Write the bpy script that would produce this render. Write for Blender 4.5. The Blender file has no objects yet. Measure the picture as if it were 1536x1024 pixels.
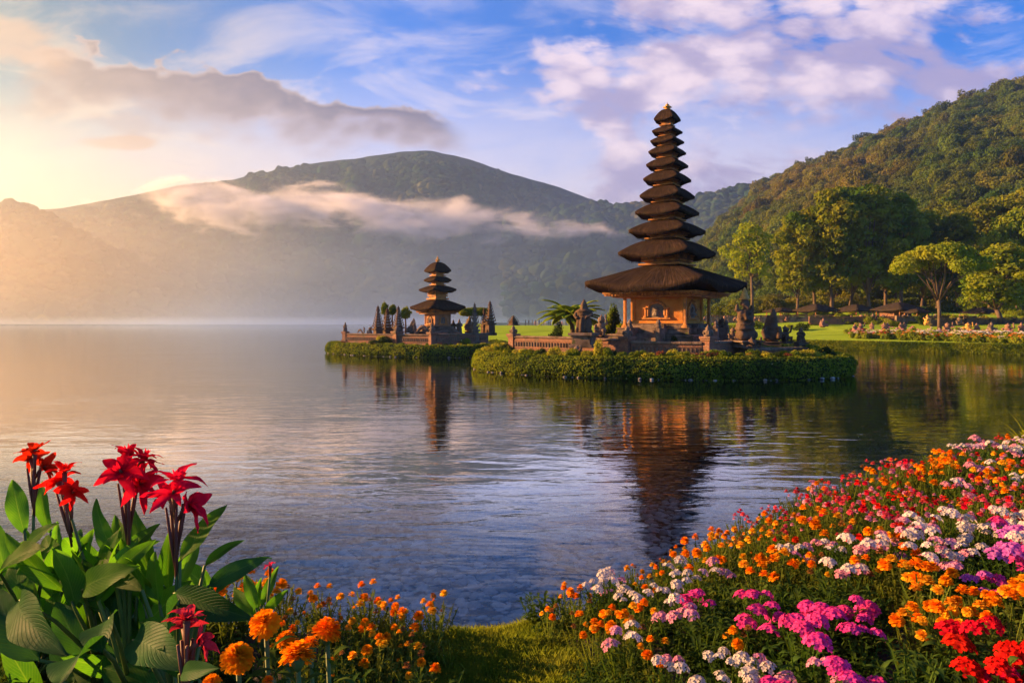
import bpy, bmesh, math, random
import numpy as np
from mathutils import Vector, Matrix, Euler
R = math.radians
rng = np.random.default_rng(7)
random.seed(7)
sc = bpy.context.scene
C = sc.collection

# ------------------------------------------------------------------ camera
H = 2.8; F = 1024.0; HY = 482.5
cam = bpy.data.cameras.new('camera'); cam.lens = 24; cam.sensor_width = 36
cam.shift_y = -(512 - HY) / 1536.0
cam.clip_start = 0.05; cam.clip_end = 6000
camo = bpy.data.objects.new('camera', cam); C.objects.link(camo)
camo.location = (0, 0, H); camo.rotation_euler = (R(90), 0, 0)
sc.camera = camo
sc.render.engine = 'CYCLES'
sc.cycles.use_denoising = True
sc.cycles.max_bounces = 8; sc.cycles.diffuse_bounces = 3; sc.cycles.glossy_bounces = 3
sc.cycles.transmission_bounces = 4; sc.cycles.volume_bounces = 2; sc.cycles.transparent_max_bounces = 12
sc.cycles.sample_clamp_indirect = 8; sc.cycles.caustics_reflective = False; sc.cycles.caustics_refractive = False
sc.cycles.volume_step_rate = 1.0; sc.cycles.volume_max_steps = 128
sc.view_settings.view_transform = 'Standard'; sc.view_settings.look = 'None'
sc.view_settings.exposure = 2.08; sc.view_settings.gamma = 1.0

SUN_AZ, SUN_EL = -76.0, 15.0
SKY_STR = 0.053
sun = bpy.data.lights.new('sun', 'SUN'); sun.energy = 5.0; sun.angle = R(0.6); sun.color = (1.0, 0.53, 0.20)
suno = bpy.data.objects.new('sun', sun); C.objects.link(suno)
SD = Vector((math.sin(R(SUN_AZ)) * math.cos(R(SUN_EL)), math.cos(R(SUN_AZ)) * math.cos(R(SUN_EL)), math.sin(R(SUN_EL))))
suno.rotation_euler = SD.to_track_quat('Z', 'Y').to_euler()

# ------------------------------------------------------------------ node helper
class NT:
    def __init__(s, tree): s.t = tree; s.n = tree.nodes; s.l = tree.links
    def new(s, typ, **kw):
        n = s.n.new(typ)
        for k, v in kw.items(): setattr(n, k, v)
        return n
    def put(s, sock, v):
        if isinstance(v, bpy.types.NodeSocket): s.l.new(v, sock)
        elif isinstance(v, (tuple, list)) and len(v) == 3 and sock.type == 'RGBA': sock.default_value = (*v, 1)
        elif v is not None: sock.default_value = v
    def m(s, op, a, b=None, c=None, clamp=False):
        n = s.new('ShaderNodeMath', operation=op); n.use_clamp = clamp
        for i, v in enumerate((a, b, c)):
            if v is not None: s.put(n.inputs[i], v)
        return n.outputs[0]
    def vm(s, op, a, b=None):
        n = s.new('ShaderNodeVectorMath', operation=op)
        s.put(n.inputs[0], a)
        if b is not None: s.put(n.inputs[1], b)
        return n.outputs['Value' if op in ('DOT_PRODUCT', 'LENGTH') else 'Vector']
    def mr(s, v, a, b, c=0.0, d=1.0, smooth=True):
        if not isinstance(a, bpy.types.NodeSocket) and a > b: a, b, c, d = b, a, d, c
        n = s.new('ShaderNodeMapRange'); n.interpolation_type = 'SMOOTHSTEP' if smooth else 'LINEAR'
        for i, x in enumerate((v, a, b, c, d)): s.put(n.inputs[i], x)
        return n.outputs[0]
    def mix(s, f, a, b, blend='MIX'):
        n = s.new('ShaderNodeMix', data_type='RGBA', blend_type=blend)
        s.put(n.inputs[0], f); s.put(n.inputs[6], a); s.put(n.inputs[7], b)
        return n.outputs[2]
    def xyz(s, x, y, z):
        n = s.new('ShaderNodeCombineXYZ')
        for i, v in enumerate((x, y, z)): s.put(n.inputs[i], v)
        return n.outputs[0]
    def noise(s, vec, scale, detail=4, rough=.55, dist=0.0, out=0):
        n = s.new('ShaderNodeTexNoise'); s.put(n.inputs['Vector'], vec)
        n.inputs['Scale'].default_value = scale; n.inputs['Detail'].default_value = detail
        n.inputs['Roughness'].default_value = rough; n.inputs['Distortion'].default_value = dist
        return n.outputs[out]
    def voro(s, vec, scale, feature='F1', out='Distance', rnd=1.0):
        n = s.new('ShaderNodeTexVoronoi', feature=feature); s.put(n.inputs['Vector'], vec)
        n.inputs['Scale'].default_value = scale; n.inputs['Randomness'].default_value = rnd
        return n.outputs[out]
    def mapv(s, vec, scale=(1, 1, 1), loc=(0, 0, 0), rot=(0, 0, 0)):
        n = s.new('ShaderNodeMapping'); s.put(n.inputs[0], vec)
        n.inputs['Scale'].default_value = scale; n.inputs['Location'].default_value = loc; n.inputs['Rotation'].default_value = rot
        return n.outputs[0]

# ------------------------------------------------------------------ world
w = bpy.data.worlds.new("World"); sc.world = w; w.use_nodes = True
w.node_tree.nodes.clear()
n = NT(w.node_tree)
sky = n.new('ShaderNodeTexSky'); sky.sky_type = 'NISHITA'; sky.sun_disc = False
sky.sun_elevation = R(SUN_EL); sky.sun_rotation = R(SUN_AZ); sky.altitude = 1200; sky.ozone_density = 2.5
sky.air_density = 1.0; sky.dust_density = 1.0
hs = n.new('ShaderNodeHueSaturation'); hs.inputs['Saturation'].default_value = 1.45; hs.inputs['Value'].default_value = 1.0
n.l.new(sky.outputs[0], hs.inputs['Color'])
skyc = n.mix(1.0, hs.outputs[0], (0.60, .90, 1.28), 'MULTIPLY')
tc = n.new('ShaderNodeTexCoord').outputs['Generated']
sx = n.new('ShaderNodeSeparateXYZ'); n.l.new(tc, sx.inputs[0]); dx, dy, dz = sx.outputs
yy = n.m('MAXIMUM', dy, 0.05)
u = n.m('DIVIDE', dx, yy); v = n.m('DIVIDE', dz, yy)
uv = n.xyz(u, v, 0.0)
sunf = n.vm('DOT_PRODUCT', tc, tuple(SD))                        # 1 towards the sun
warm = n.mr(sunf, 0.42, 0.86)
skyc = n.mix(warm, skyc, n.mix(1.0, skyc, (.75, .42, .16), 'MULTIPLY'))
# high thin veil
wv = n.noise(n.mapv(uv, (1.6, 4.2, 1), rot=(0, 0, R(-8))), 2.2, 8, .62, 0.5)
veil = n.mr(wv, .40, .66)
veil = n.m('MULTIPLY', veil, n.mr(v, .62, .18, .25, 1.0))
lowveil = n.mr(v, .42, .16, 0.0, 0.96)
veil = n.m('MAXIMUM', n.m('MULTIPLY', veil, .85), n.m('MULTIPLY', lowveil, n.mr(wv, .2, .6, .6, 1.0)))
veilc = n.mix(warm, (4.9, 4.15, 4.4), (5.8, 4.0, 2.0))
col = n.mix(veil, skyc, veilc)
# pink cloud fields (upper right and middle)
def ell(cu, cv, ru, rv):
    a = n.m('DIVIDE', n.m('SUBTRACT', u, cu), ru); b = n.m('DIVIDE', n.m('SUBTRACT', v, cv), rv)
    return n.m('SUBTRACT', 1.0, n.m('ADD', n.m('MULTIPLY', a, a), n.m('MULTIPLY', b, b)))
big = n.noise(n.mapv(uv, (1.0, 2.3, 1), loc=(3.1, 1.7, 0), rot=(0, 0, R(14))), 3.1, 12, .66, .5)
msk = n.m('MAXIMUM', ell(.42, .375, .38, .13), ell(.68, .31, .32, .11))
msk = n.m('MAXIMUM', msk, ell(.36, .19, .30, .09))
msk = n.m('MAXIMUM', msk, n.m('MULTIPLY', ell(.12, .36, .08, .03), .6))
msk = n.m('MAXIMUM', msk, -1.2)
dens = n.m('ADD', n.m('MULTIPLY', n.m('SUBTRACT', big, .5), 4.0), n.m('MULTIPLY', msk, .62))
wv2 = n.vm('ADD', uv, n.vm('MULTIPLY', n.noise(uv, 7, 4, .6, 0, 1), (.08, .05, 0.0)))
rb = n.voro(n.mapv(wv2, (1, 1.8, 1), rot=(0, 0, R(14))), 8); rb2 = n.voro(n.mapv(wv2, (1, 1.7, 1), loc=(.2, .6, 0), rot=(0, 0, R(14))), 20)
bb = n.m('ADD', n.m('MULTIPLY', n.m('SUBTRACT', .42, rb), .75), n.m('MULTIPLY', n.m('SUBTRACT', .4, rb2), .5))
dens = n.m('ADD', dens, bb)
cl = n.mr(dens, -.12, .48, 0.0, .92)
det = n.noise(n.mapv(uv, (1.0, 2.2, 1), loc=(8, 2, 0), rot=(0, 0, R(14))), 8, 10, .68, .4)
shade = n.mr(n.m('ADD', n.m('ADD', n.m('MULTIPLY', det, .9), n.m('MULTIPLY', bb, .8)), n.m('MULTIPLY', dens, -.24)), .10, .52)
cc = n.mix(shade, (2.3, 1.9, 2.9), (5.2, 4.1, 4.3))
col = n.mix(cl, col, cc)
# long mauve cloud on the left
t = n.m('DIVIDE', n.m('ADD', u, .74), .68)
vc = n.m('MULTIPLY_ADD', t, -.085, .358)
th = n.m('MULTIPLY_ADD', t, -.022, .046)
bn = n.noise(n.mapv(uv, (1, 2.0, 1), loc=(1.3, .4, 0)), 7.5, 9, .55, .25)
bn2 = n.noise(n.mapv(uv, (1, 2.6, 1), loc=(5.3, .4, 0)), 2.6, 3, .5, .0)
vv = n.m('DIVIDE', n.m('SUBTRACT', v, vc), th)
vv = n.m('ADD', vv, n.m('MULTIPLY', n.m('SUBTRACT', bn, .5), 2.2))
vv = n.m('ADD', vv, n.m('MULTIPLY', n.m('SUBTRACT', bn2, .5), 1.8))
bn3 = n.noise(n.mapv(uv, (1, 1.7, 1), loc=(2.3, 6.4, 0)), 24, 8, .6, .3)
vv = n.m('ADD', vv, n.m('MULTIPLY', n.m('SUBTRACT', bn3, .5), 1.5))
wuv = n.vm('ADD', uv, n.vm('MULTIPLY', n.noise(uv, 9, 4, .6, 0, 1), (.05, .03, 0.0)))
bil = n.voro(n.mapv(wuv, (1, 1.7, 1)), 11); bil2 = n.voro(n.mapv(wuv, (1, 1.5, 1), loc=(.3, .7, 0)), 27)
vv = n.m('ADD', vv, n.m('ADD', n.m('MULTIPLY', n.m('SUBTRACT', .42, bil), 1.1), n.m('MULTIPLY', n.m('SUBTRACT', .4, bil2), .7)))
top = n.mr(vv, 1.0, .74)
bot = n.mr(vv, -2.1, -.1)
ends = n.m('MULTIPLY', n.mr(n.m('ADD', t, n.m('MULTIPLY', n.m('SUBTRACT', bn, .5), .35)), -.05, .12), n.mr(n.m('ADD', t, n.m('MULTIPLY', n.m('SUBTRACT', bn, .5), .3)), 1.02, .9))
lc = n.m('MULTIPLY', n.m('MULTIPLY', top, bot), ends)
lcc = n.mix(n.mr(vv, -1.6, .9), (3.0, 2.1, 2.0), (.62, .50, .82))
lcc = n.mix(n.mr(sunf, .5, .95, 0, .85), lcc, (2.6, 1.35, .6))
lcc = n.mix(n.m('MULTIPLY', n.mr(vv, .45, .85), .5), lcc, (4.2, 3.1, 2.7))
col = n.mix(n.m('MULTIPLY', lc, .92), col, lcc)
# small warm clouds at the upper left
sm = n.m('MAXIMUM', ell(-.73, .40, .13, .055), ell(-.58, .262, .07, .012))
sd = n.m('ADD', n.m('MULTIPLY', n.m('SUBTRACT', bn, .5), 3.0), n.m('MULTIPLY', n.m('MAXIMUM', sm, -1.5), .9))
col = n.mix(n.mr(sd, .1, .8, 0, .7), col, (3.6, 2.0, 1.1))
gl = n.mr(dz, -.02, 0.0)                                           # unseen lower half of the world, blue as added fill for the haze
col = n.mix(gl, (1.3, 1.9, 2.8), col)
bg = n.new('ShaderNodeBackground'); n.put(bg.inputs[0], col); bg.inputs[1].default_value = SKY_STR
out = n.new('ShaderNodeOutputWorld'); n.l.new(bg.outputs[0], out.inputs[0])
w.cycles.sampling_method = 'MANUAL'; w.cycles.sample_map_resolution = 512

# ------------------------------------------------------------------ materials
def newmat(name):
    m = bpy.data.materials.new(name); m.use_nodes = True; m.node_tree.nodes.clear()
    n = NT(m.node_tree); o = n.new('ShaderNodeOutputMaterial'); return m, n, o
def surf(name, cols, scale=3.0, rough=.8, bump=.3, bscale=None, detail=6, spec=.3, stretch=(1, 1, 1), coords='Object', trans=0.0,
         transc=None, objvar=0.0, metal=0.0, spots=None, bdist=0.02, voro=None):
    """general procedural surface: 2-3 colours mixed by noise, bump, optional translucency"""
    m, n, o = newmat(name)
    c0 = n.new('ShaderNodeTexCoord').outputs[coords] if coords != 'World' else n.new('ShaderNodeNewGeometry').outputs['Position']
    vec = n.mapv(c0, stretch)
    f = n.mr(n.noise(vec, scale, detail, .6, .2), .32, .68)
    col = n.mix(f, cols[0], cols[1])
    if len(cols) > 2: col = n.mix(n.mr(n.noise(vec, scale * .37, 3, .5), .5, .68), col, cols[2])
    if spots: col = n.mix(n.mr(n.noise(vec, spots[1], 3, .6), spots[2], spots[2] + .1), col, spots[0])
    if objvar:
        oi = n.new('ShaderNodeObjectInfo').outputs['Random']
        h = n.new('ShaderNodeHueSaturation'); n.put(h.inputs['Color'], col)
        n.put(h.inputs['Value'], n.mr(oi, 0, 1, 1 - objvar, 1 + objvar, False))
        n.put(h.inputs['Hue'], n.mr(n.m('FRACT', n.m('MULTIPLY', oi, 7.31)), 0, 1, .5 - objvar * .07, .5 + objvar * .05, False)); col = h.outputs[0]
    p = n.new('ShaderNodeBsdfPrincipled'); n.put(p.inputs['Base Color'], col)
    p.inputs['Roughness'].default_value = rough; p.inputs['Specular IOR Level'].default_value = 0.0 if (trans or rough >= .7 or 'leaves' in name) else spec; p.inputs['Metallic'].default_value = metal
    if bump:
        b = n.new('ShaderNodeBump'); b.inputs['Strength'].default_value = bump; b.inputs['Distance'].default_value = bdist
        hgt = n.noise(vec, bscale or scale * 4, 6, .65)
        if voro: hgt = n.m('ADD', n.m('MULTIPLY', hgt, .4), n.voro(vec, voro))
        n.put(b.inputs['Height'], hgt); n.l.new(b.outputs[0], p.inputs['Normal'])
    res = p.outputs[0]
    if trans:
        tr = n.new('ShaderNodeBsdfTranslucent'); n.put(tr.inputs[0], n.mix(1.0, col, transc or (1, 1, 1), 'MULTIPLY'))
        mx = n.new('ShaderNodeMixShader'); mx.inputs[0].default_value = trans
        n.l.new(res, mx.inputs[1]); n.l.new(tr.outputs[0], mx.inputs[2]); res = mx.outputs[0]
    n.l.new(res, o.inputs[0]); return m

M = {}
M['crown'] = surf('tree_leaves', [(.11, .16, .016), (.21, .22, .02), (.06, .12, .018)], .35, .55, 0, trans=.35, transc=(1.5, 1.35, .5), objvar=.22, coords='World')
M['crown_bright'] = surf('bright_tree_leaves', [(.16, .23, .018), (.25, .28, .025), (.09, .17, .018)], .5, .5, 0, trans=.4, transc=(1.6, 1.4, .5), objvar=.1, coords='World')
M['forest'] = surf('forest_leaves', [(.014, .040, .016), (.040, .068, .018), (.07, .075, .02)], .02, .7, 1.0, 1.1, objvar=.55, coords='World', bdist=1.5)
M['hill'] = surf('forest_floor', [(.015, .032, .012), (.028, .042, .016)], .05, .9, .5, coords='World')
M['bark'] = surf('bark', [(.09, .062, .042), (.16, .115, .08), (.05, .04, .03)], 2.0, .85, .6, 9, stretch=(1, 1, .3))
M['lawn'] = surf('lawn', [(.24, .36, .025), (.30, .42, .035), (.19, .30, .025)], .35, .8, .8, 12, coords='World', bdist=.05)
M['soil'] = surf('soil', [(.035, .026, .018), (.07, .05, .032)], 6, .95, .8, 30, coords='World', bdist=.02)
M['hedge'] = surf('hedge_leaves', [(.13, .19, .018), (.23, .26, .025), (.07, .12, .016)], 1.2, .55, 0, trans=.3, transc=(1.4, 1.3, .5), coords='World')
M['grass'] = surf('grass_blades', [(.13, .21, .022), (.24, .28, .035)], 3, .55, 0, trans=.4, transc=(1.4, 1.3, .6), coords='World')
M['stone'] = surf('weathered_stone', [(.14, .098, .07), (.25, .18, .13), (.07, .055, .04)], 2.2, .9, .8, 12, spots=((.10, .105, .04), 3.1, .6), bdist=.03)
M['darkstone'] = surf('dark_lava_stone', [(.085, .055, .036), (.16, .105, .068), (.05, .036, .026)], 2.4, .9, .9, 11, spots=((.08, .085, .035), 3.3, .62), bdist=.04)
M['gold'] = surf('gilded_finial', [(.45, .22, .05), (.6, .33, .08)], 6, .5, .5, 20, metal=.3)
M['wood'] = surf('carved_wood', [(.36, .135, .03), (.55, .23, .05), (.16, .07, .025)], 4, .65, .7, 16, bdist=.03)
M['wall'] = surf('ochre_wall', [(.50, .19, .04), (.62, .27, .065), (.30, .12, .04)], 1.6, .85, .4, 20)
M['niche'] = surf('grey_carved_door', [(.16, .13, .10), (.25, .19, .14)], 5, .8, .8, 22, bdist=.03)
def brick():
    m, n, o = newmat('old_brick'); c = n.new('ShaderNodeTexCoord').outputs['Object']
    bt = n.new('ShaderNodeTexBrick'); s = n.new('ShaderNodeSeparateXYZ'); n.l.new(c, s.inputs[0])
    n.put(bt.inputs['Vector'], n.xyz(n.m('ADD', s.outputs[0], s.outputs[1]), s.outputs[2], 0.0))
    bt.inputs['Scale'].default_value = 2.6; bt.inputs['Mortar Size'].default_value = .012; bt.inputs['Row Height'].default_value = .2
    n.put(bt.inputs['Color1'], (.30, .125, .065)); n.put(bt.inputs['Color2'], (.20, .085, .05)); n.put(bt.inputs['Mortar'], (.12, .09, .07))
    f = n.mr(n.noise(c, 1.7, 6, .6), .45, .7)
    col = n.mix(f, bt.outputs[0], (.10, .08, .05)); col = n.mix(n.mr(n.noise(c, 6, 4, .6), .5, .75, 0, .6), col, (.36, .2, .12))
    p = n.new('ShaderNodeBsdfPrincipled'); n.put(p.inputs['Base Color'], col); p.inputs['Roughness'].default_value = .9
    b = n.new('ShaderNodeBump'); b.inputs['Strength'].default_value = .7; b.inputs['Distance'].default_value = .03
    n.put(b.inputs['Height'], n.m('ADD', n.m('MULTIPLY', bt.outputs['Fac'], -1.0), n.noise(c, 14, 5, .6))); n.l.new(b.outputs[0], p.inputs['Normal'])
    n.l.new(p.outputs[0], o.inputs[0]); return m
M['brick'] = brick()
def thatch():
    m, n, o = newmat('black_palm_thatch'); c = n.new('ShaderNodeTexCoord').outputs['UV']
    st = n.noise(n.mapv(c, (60, 2.5, 1)), 1.0, 5, .65)
    st2 = n.noise(n.mapv(c, (9, 1.3, 1)), 1.0, 4, .6)
    obj = n.new('ShaderNodeTexCoord').outputs['Object']
    col = n.mix(n.mr(st, .3, .7), (.016, .011, .008), (.060, .039, .026))
    col = n.mix(n.mr(st2, .5, .75, 0, .6), col, (.10, .062, .038))
    col = n.mix(n.mr(n.noise(obj, 1.6, 5, .6), .55, .75, 0, .45), col, (.05, .05, .03))
    p = n.new('ShaderNodeBsdfPrincipled'); n.put(p.inputs['Base Color'], col); p.inputs['Roughness'].default_value = .85
    p.inputs['Specular IOR Level'].default_value = .0
    b = n.new('ShaderNodeBump'); b.inputs['Strength'].default_value = 1.0; b.inputs['Distance'].default_value = .05
    n.put(b.inputs['Height'], n.m('ADD', n.m('MULTIPLY', st, .7), n.noise(n.mapv(c, (22, 1.2, 1)), 1.0, 3, .6)))
    n.l.new(b.outputs[0], p.inputs['Normal'])
    n.l.new(p.outputs[0], o.inputs[0]); return m
M['thatch'] = thatch()

# ------------------------------------------------------------------ object helpers
def link(name, me, parent=None, loc=None, rot=None, **tags):
    o = bpy.data.objects.new(name, me); C.objects.link(o)
    if parent is not None: o.parent = parent
    if loc is not None: o.location = loc
    if rot is not None: o.rotation_euler = rot
    for k, v in tags.items(): o[k] = v
    return o
def thing(name, label, cat, loc=(0, 0, 0), rz=0.0, group=None):
    o = link(name, None, loc=loc, rot=(0, 0, rz), label=label, category=cat)
    o.empty_display_size = .1
    if group: o['group'] = group
    return o
def dup(root, loc, rz, label, group=None, scale=None):
    r = root.copy(); C.objects.link(r); r.location = loc; r.rotation_euler = (0, 0, rz); r['label'] = label
    if group: r['group'] = group
    elif 'group' in r.keys(): del r['group']
    if scale is not None: r.scale = (scale,) * 3 if not isinstance(scale, tuple) else scale
    for ch in KIDS.get(root.name, []):
        c = ch.copy(); C.objects.link(c); c.parent = r; KIDS.setdefault(r.name, []).append(c)
        for g in KIDS.get(ch.name, []):
            d = g.copy(); C.objects.link(d); d.parent = c; KIDS.setdefault(c.name, []).append(d)
    return r
KIDS = {}
def part(name, me, parent, loc=None, rot=None, **tags):
    o = link(name, me, parent, loc, rot, **tags); KIDS.setdefault(parent.name, []).append(o); return o
def npmesh(name, V, faces, mat, smooth=False, uvs=None):
    """V (n,3) array, faces (m,k) int array of equal sized faces (or list of lists)"""
    me = bpy.data.meshes.new(name)
    V = np.asarray(V, dtype=np.float32)
    if isinstance(faces, np.ndarray):
        m_, k = faces.shape
        me.vertices.add(len(V)); me.vertices.foreach_set('co', V.ravel())
        me.loops.add(m_ * k); me.loops.foreach_set('vertex_index', faces.ravel().astype(np.int32))
        me.polygons.add(m_); me.polygons.foreach_set('loop_start', (np.arange(m_) * k).astype(np.int32))
        me.polygons.foreach_set('loop_total', np.full(m_, k, dtype=np.int32))
    else:
        me.from_pydata([tuple(map(float, v)) for v in V], [], faces)
    if uvs is not None:
        uvl = me.uv_layers.new(name='UVMap'); li = np.zeros(len(me.loops), dtype=np.int32)
        me.loops.foreach_get('vertex_index', li); uvl.data.foreach_set('uv', np.asarray(uvs, dtype=np.float32)[li].ravel())
    me.update(calc_edges=True); me.validate()
    if smooth: me.polygons.foreach_set('use_smooth', np.ones(len(me.polygons), dtype=bool))
    for mt in (mat if isinstance(mat, (list, tuple)) else [mat]): me.materials.append(mt)
    return me
def gridfaces(nu, nv, closed=False):
    """grid index i*nv+j ; closed wraps i"""
    I = np.arange(nu if closed else nu - 1); J = np.arange(nv - 1)
    ii, jj = np.meshgrid(I, J, indexing='ij'); i2 = (ii + 1) % nu
    return np.stack([ii * nv + jj, i2 * nv + jj, i2 * nv + jj + 1, ii * nv + jj + 1], -1).reshape(-1, 4)
class MB:
    """collects boxes, tubes, lathes into one mesh"""
    def __init__(s): s.v = []; s.f = []
    def add(s, V, Fs):
        b = len(s.v); s.v += [tuple(map(float, p)) for p in V]; s.f += [[int(i) + b for i in f] for f in Fs]
    def box(s, c, d, rz=0.0, taper=1.0, bev=0.0):
        cx, cy, cz = c; a, b, h = d[0] / 2, d[1] / 2, d[2] / 2; V = []
        bev = min(bev, .45 * min(d)) if bev else 0
        levels = [(-h, 1.0, bev), (-h + bev, 1.0, 0), (h - bev, taper, 0), (h, taper, bev)] if bev else [(-h, 1.0, 0), (h, taper, 0)]
        cs, sn = math.cos(rz), math.sin(rz)
        for z, k, ins in levels:
            for sx_, sy_ in ((-1, -1), (1, -1), (1, 1), (-1, 1)):
                x, y = sx_ * (a * k - ins), sy_ * (b * k - ins)
                V.append((cx + x * cs - y * sn, cy + x * sn + y * cs, cz + z))
        L = len(levels); Fs = [[3, 2, 1, 0], [4 * L - 4, 4 * L - 3, 4 * L - 2, 4 * L - 1]]
        for l in range(L - 1):
            for i in range(4):
                j = (i + 1) % 4; Fs.append([4 * l + i, 4 * l + j, 4 * l + 4 + j, 4 * l + 4 + i])
        s.add(V, Fs)
    def tube(s, pts, rad, k=8):
        P = [Vector(p) for p in pts]; V = []; n_ = len(P); up = Vector((.31, .17, 1))
        for i, p in enumerate(P):
            d = (P[min(i + 1, n_ - 1)] - P[max(i - 1, 0)]).normalized()
            a = d.cross(up if abs(d.dot(up.normalized())) < .97 else Vector((1, 0, 0))).normalized(); b = d.cross(a)
            for q in range(k):
                t_ = 2 * math.pi * q / k; V.append(p + (a * math.cos(t_) + b * math.sin(t_)) * rad[i])
        Fs = [[i * k + q, i * k + (q + 1) % k, (i + 1) * k + (q + 1) % k, (i + 1) * k + q] for i in range(n_ - 1) for q in range(k)]
        Fs += [[q for q in range(k)][::-1], [(n_ - 1) * k + q for q in range(k)]]
        s.add(V, Fs)
    def lathe(s, prof, c=(0, 0, 0), k=16, sq=0.0, rz=0.0):
        """prof: list of (r, z); sq>0 squares the section"""
        V = []
        for r_, z in prof:
            for q in range(k):
                t_ = 2 * math.pi * (q + .5) / k; cs, sn = math.cos(t_), math.sin(t_)
                e = 1.0 / (abs(cs) ** sq + abs(sn) ** sq) ** (1 / sq) if sq else 1.0
                x, y = r_ * e * cs, r_ * e * sn
                V.append((c[0] + x * math.cos(rz) - y * math.sin(rz), c[1] + x * math.sin(rz) + y * math.cos(rz), c[2] + z))
        n_ = len(prof)
        Fs = [[i * k + q, i * k + (q + 1) % k, (i + 1) * k + (q + 1) % k, (i + 1) * k + q] for i in range(n_ - 1) for q in range(k)]
        Fs += [[q for q in range(k)][::-1], [(n_ - 1) * k + q for q in range(k)]]
        s.add(V, Fs)
    def ball(s, c, r_, k=12, rot=None):
        V = []; rr = r_ if isinstance(r_, (tuple, list)) else (r_,) * 3
        m_ = k // 2 + 1
        for i in range(m_):
            ph = math.pi * (i / (m_ - 1)) * .98 + .03
            for q in range(k):
                t_ = 2 * math.pi * q / k
                p = Vector((rr[0] * math.sin(ph) * math.cos(t_), rr[1] * math.sin(ph) * math.sin(t_), rr[2] * math.cos(ph)))
                if rot: p = Euler(rot).to_matrix() @ p
                V.append(p + Vector(c))
        Fs = [[i * k + q, (i + 1) * k + q, (i + 1) * k + (q + 1) % k, i * k + (q + 1) % k] for i in range(m_ - 1) for q in range(k)]
        Fs += [[q for q in range(k)], [(m_ - 1) * k + q for q in range(k)][::-1]]
        s.add(V, Fs)
    def mesh(s, name, mat, smooth=False):
        me = bpy.data.meshes.new(name); me.from_pydata(s.v, [], s.f); me.update()
        if smooth: me.polygons.foreach_set('use_smooth', np.ones(len(me.polygons), dtype=bool))
        me.materials.append(mat); return me
def P(px, py, Y): return Vector(((px - 768) * Y / F, Y, H - (py - HY) * Y / F))

# value noise in numpy
_perm = np.random.default_rng(3).random((64, 64, 8))
def vnoise(x, y, k=0):
    x = np.asarray(x, float); y = np.asarray(y, float)
    xi = np.floor(x).astype(int); yi = np.floor(y).astype(int); fx = x - xi; fy = y - yi
    fx = fx * fx * (3 - 2 * fx); fy = fy * fy * (3 - 2 * fy); g = _perm[:, :, k % 8]
    a = g[xi % 64, yi % 64]; b = g[(xi + 1) % 64, yi % 64]; c = g[xi % 64, (yi + 1) % 64]; d = g[(xi + 1) % 64, (yi + 1) % 64]
    return (a * (1 - fx) + b * fx) * (1 - fy) + (c * (1 - fx) + d * fx) * fy
def fbm(x, y, o=4, k=0):
    s_ = 0; a = .5; t_ = 0
    for i in range(o): s_ = s_ + a * vnoise(x * 2 ** i + 17 * i, y * 2 ** i + 5 * i, k + i); t_ += a; a *= .5
    return s_ / t_ - .5

# ------------------------------------------------------------------ terrain
def sstep(a, b, x): t_ = np.clip((x - a) / (b - a), 0, 1); return t_ * t_ * (3 - 2 * t_)
EX = [-14, -8, -3, -1.3, -.45, -.1, .3, 1.0, 1.8, 2.4, 3.4, 5.25, 9, 20]
EY = [3.6, 3.4, 3.2, 3.2, 3.35, 3.4, 3.5, 3.95, 4.55, 5.0, 5.8, 7.0, 8.6, 12]
PZ = [1.45, 1.45, 1.42, 1.38, 1.28, 1.26, 1.28, 1.36, 1.45, 1.46, 1.45, 1.45, 1.5, 1.6]
RS = [.05, .05, .05, .04, .01, .0, .03, .08, .1, .1, .1, .1, .1, .1]
def bank_z(x, y, rough=True):
    x = np.asarray(x, float); y = np.asarray(y, float)
    e = np.interp(x, EX, EY); pz = np.interp(x, EX, PZ); rs = np.interp(x, EX, RS)
    e = e + .12 * fbm(x * 1.3, y * 0 + 3.3, 3) if rough else e
    d = y - e
    z = pz + rs * np.clip(-d, 0, 3)
    zb = pz - .95 * d - .1
    zb = np.where(zb < -.18, -.18 - .075 * (d - (pz + .08) / .95), zb)
    k = sstep(-.15, .25, d)
    z = z * (1 - k) + np.maximum(zb, -2.4) * k
    if rough: z = z + .07 * fbm(x * 2.1, y * 2.1, 4) * (z > 0.05) + .02 * fbm(x * 7, y * 7, 2, 3)
    return z
xs = np.concatenate([np.linspace(-16, -6, 16), np.linspace(-5.9, 9, 240), np.linspace(9.3, 24, 24)])
ys = np.concatenate([np.linspace(-4, 1.0, 12), np.linspace(1.1, 9, 190), np.linspace(9.3, 26, 40)])
Xg, Yg = np.meshgrid(xs, ys, indexing='ij'); Zg = bank_z(Xg, Yg)
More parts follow.
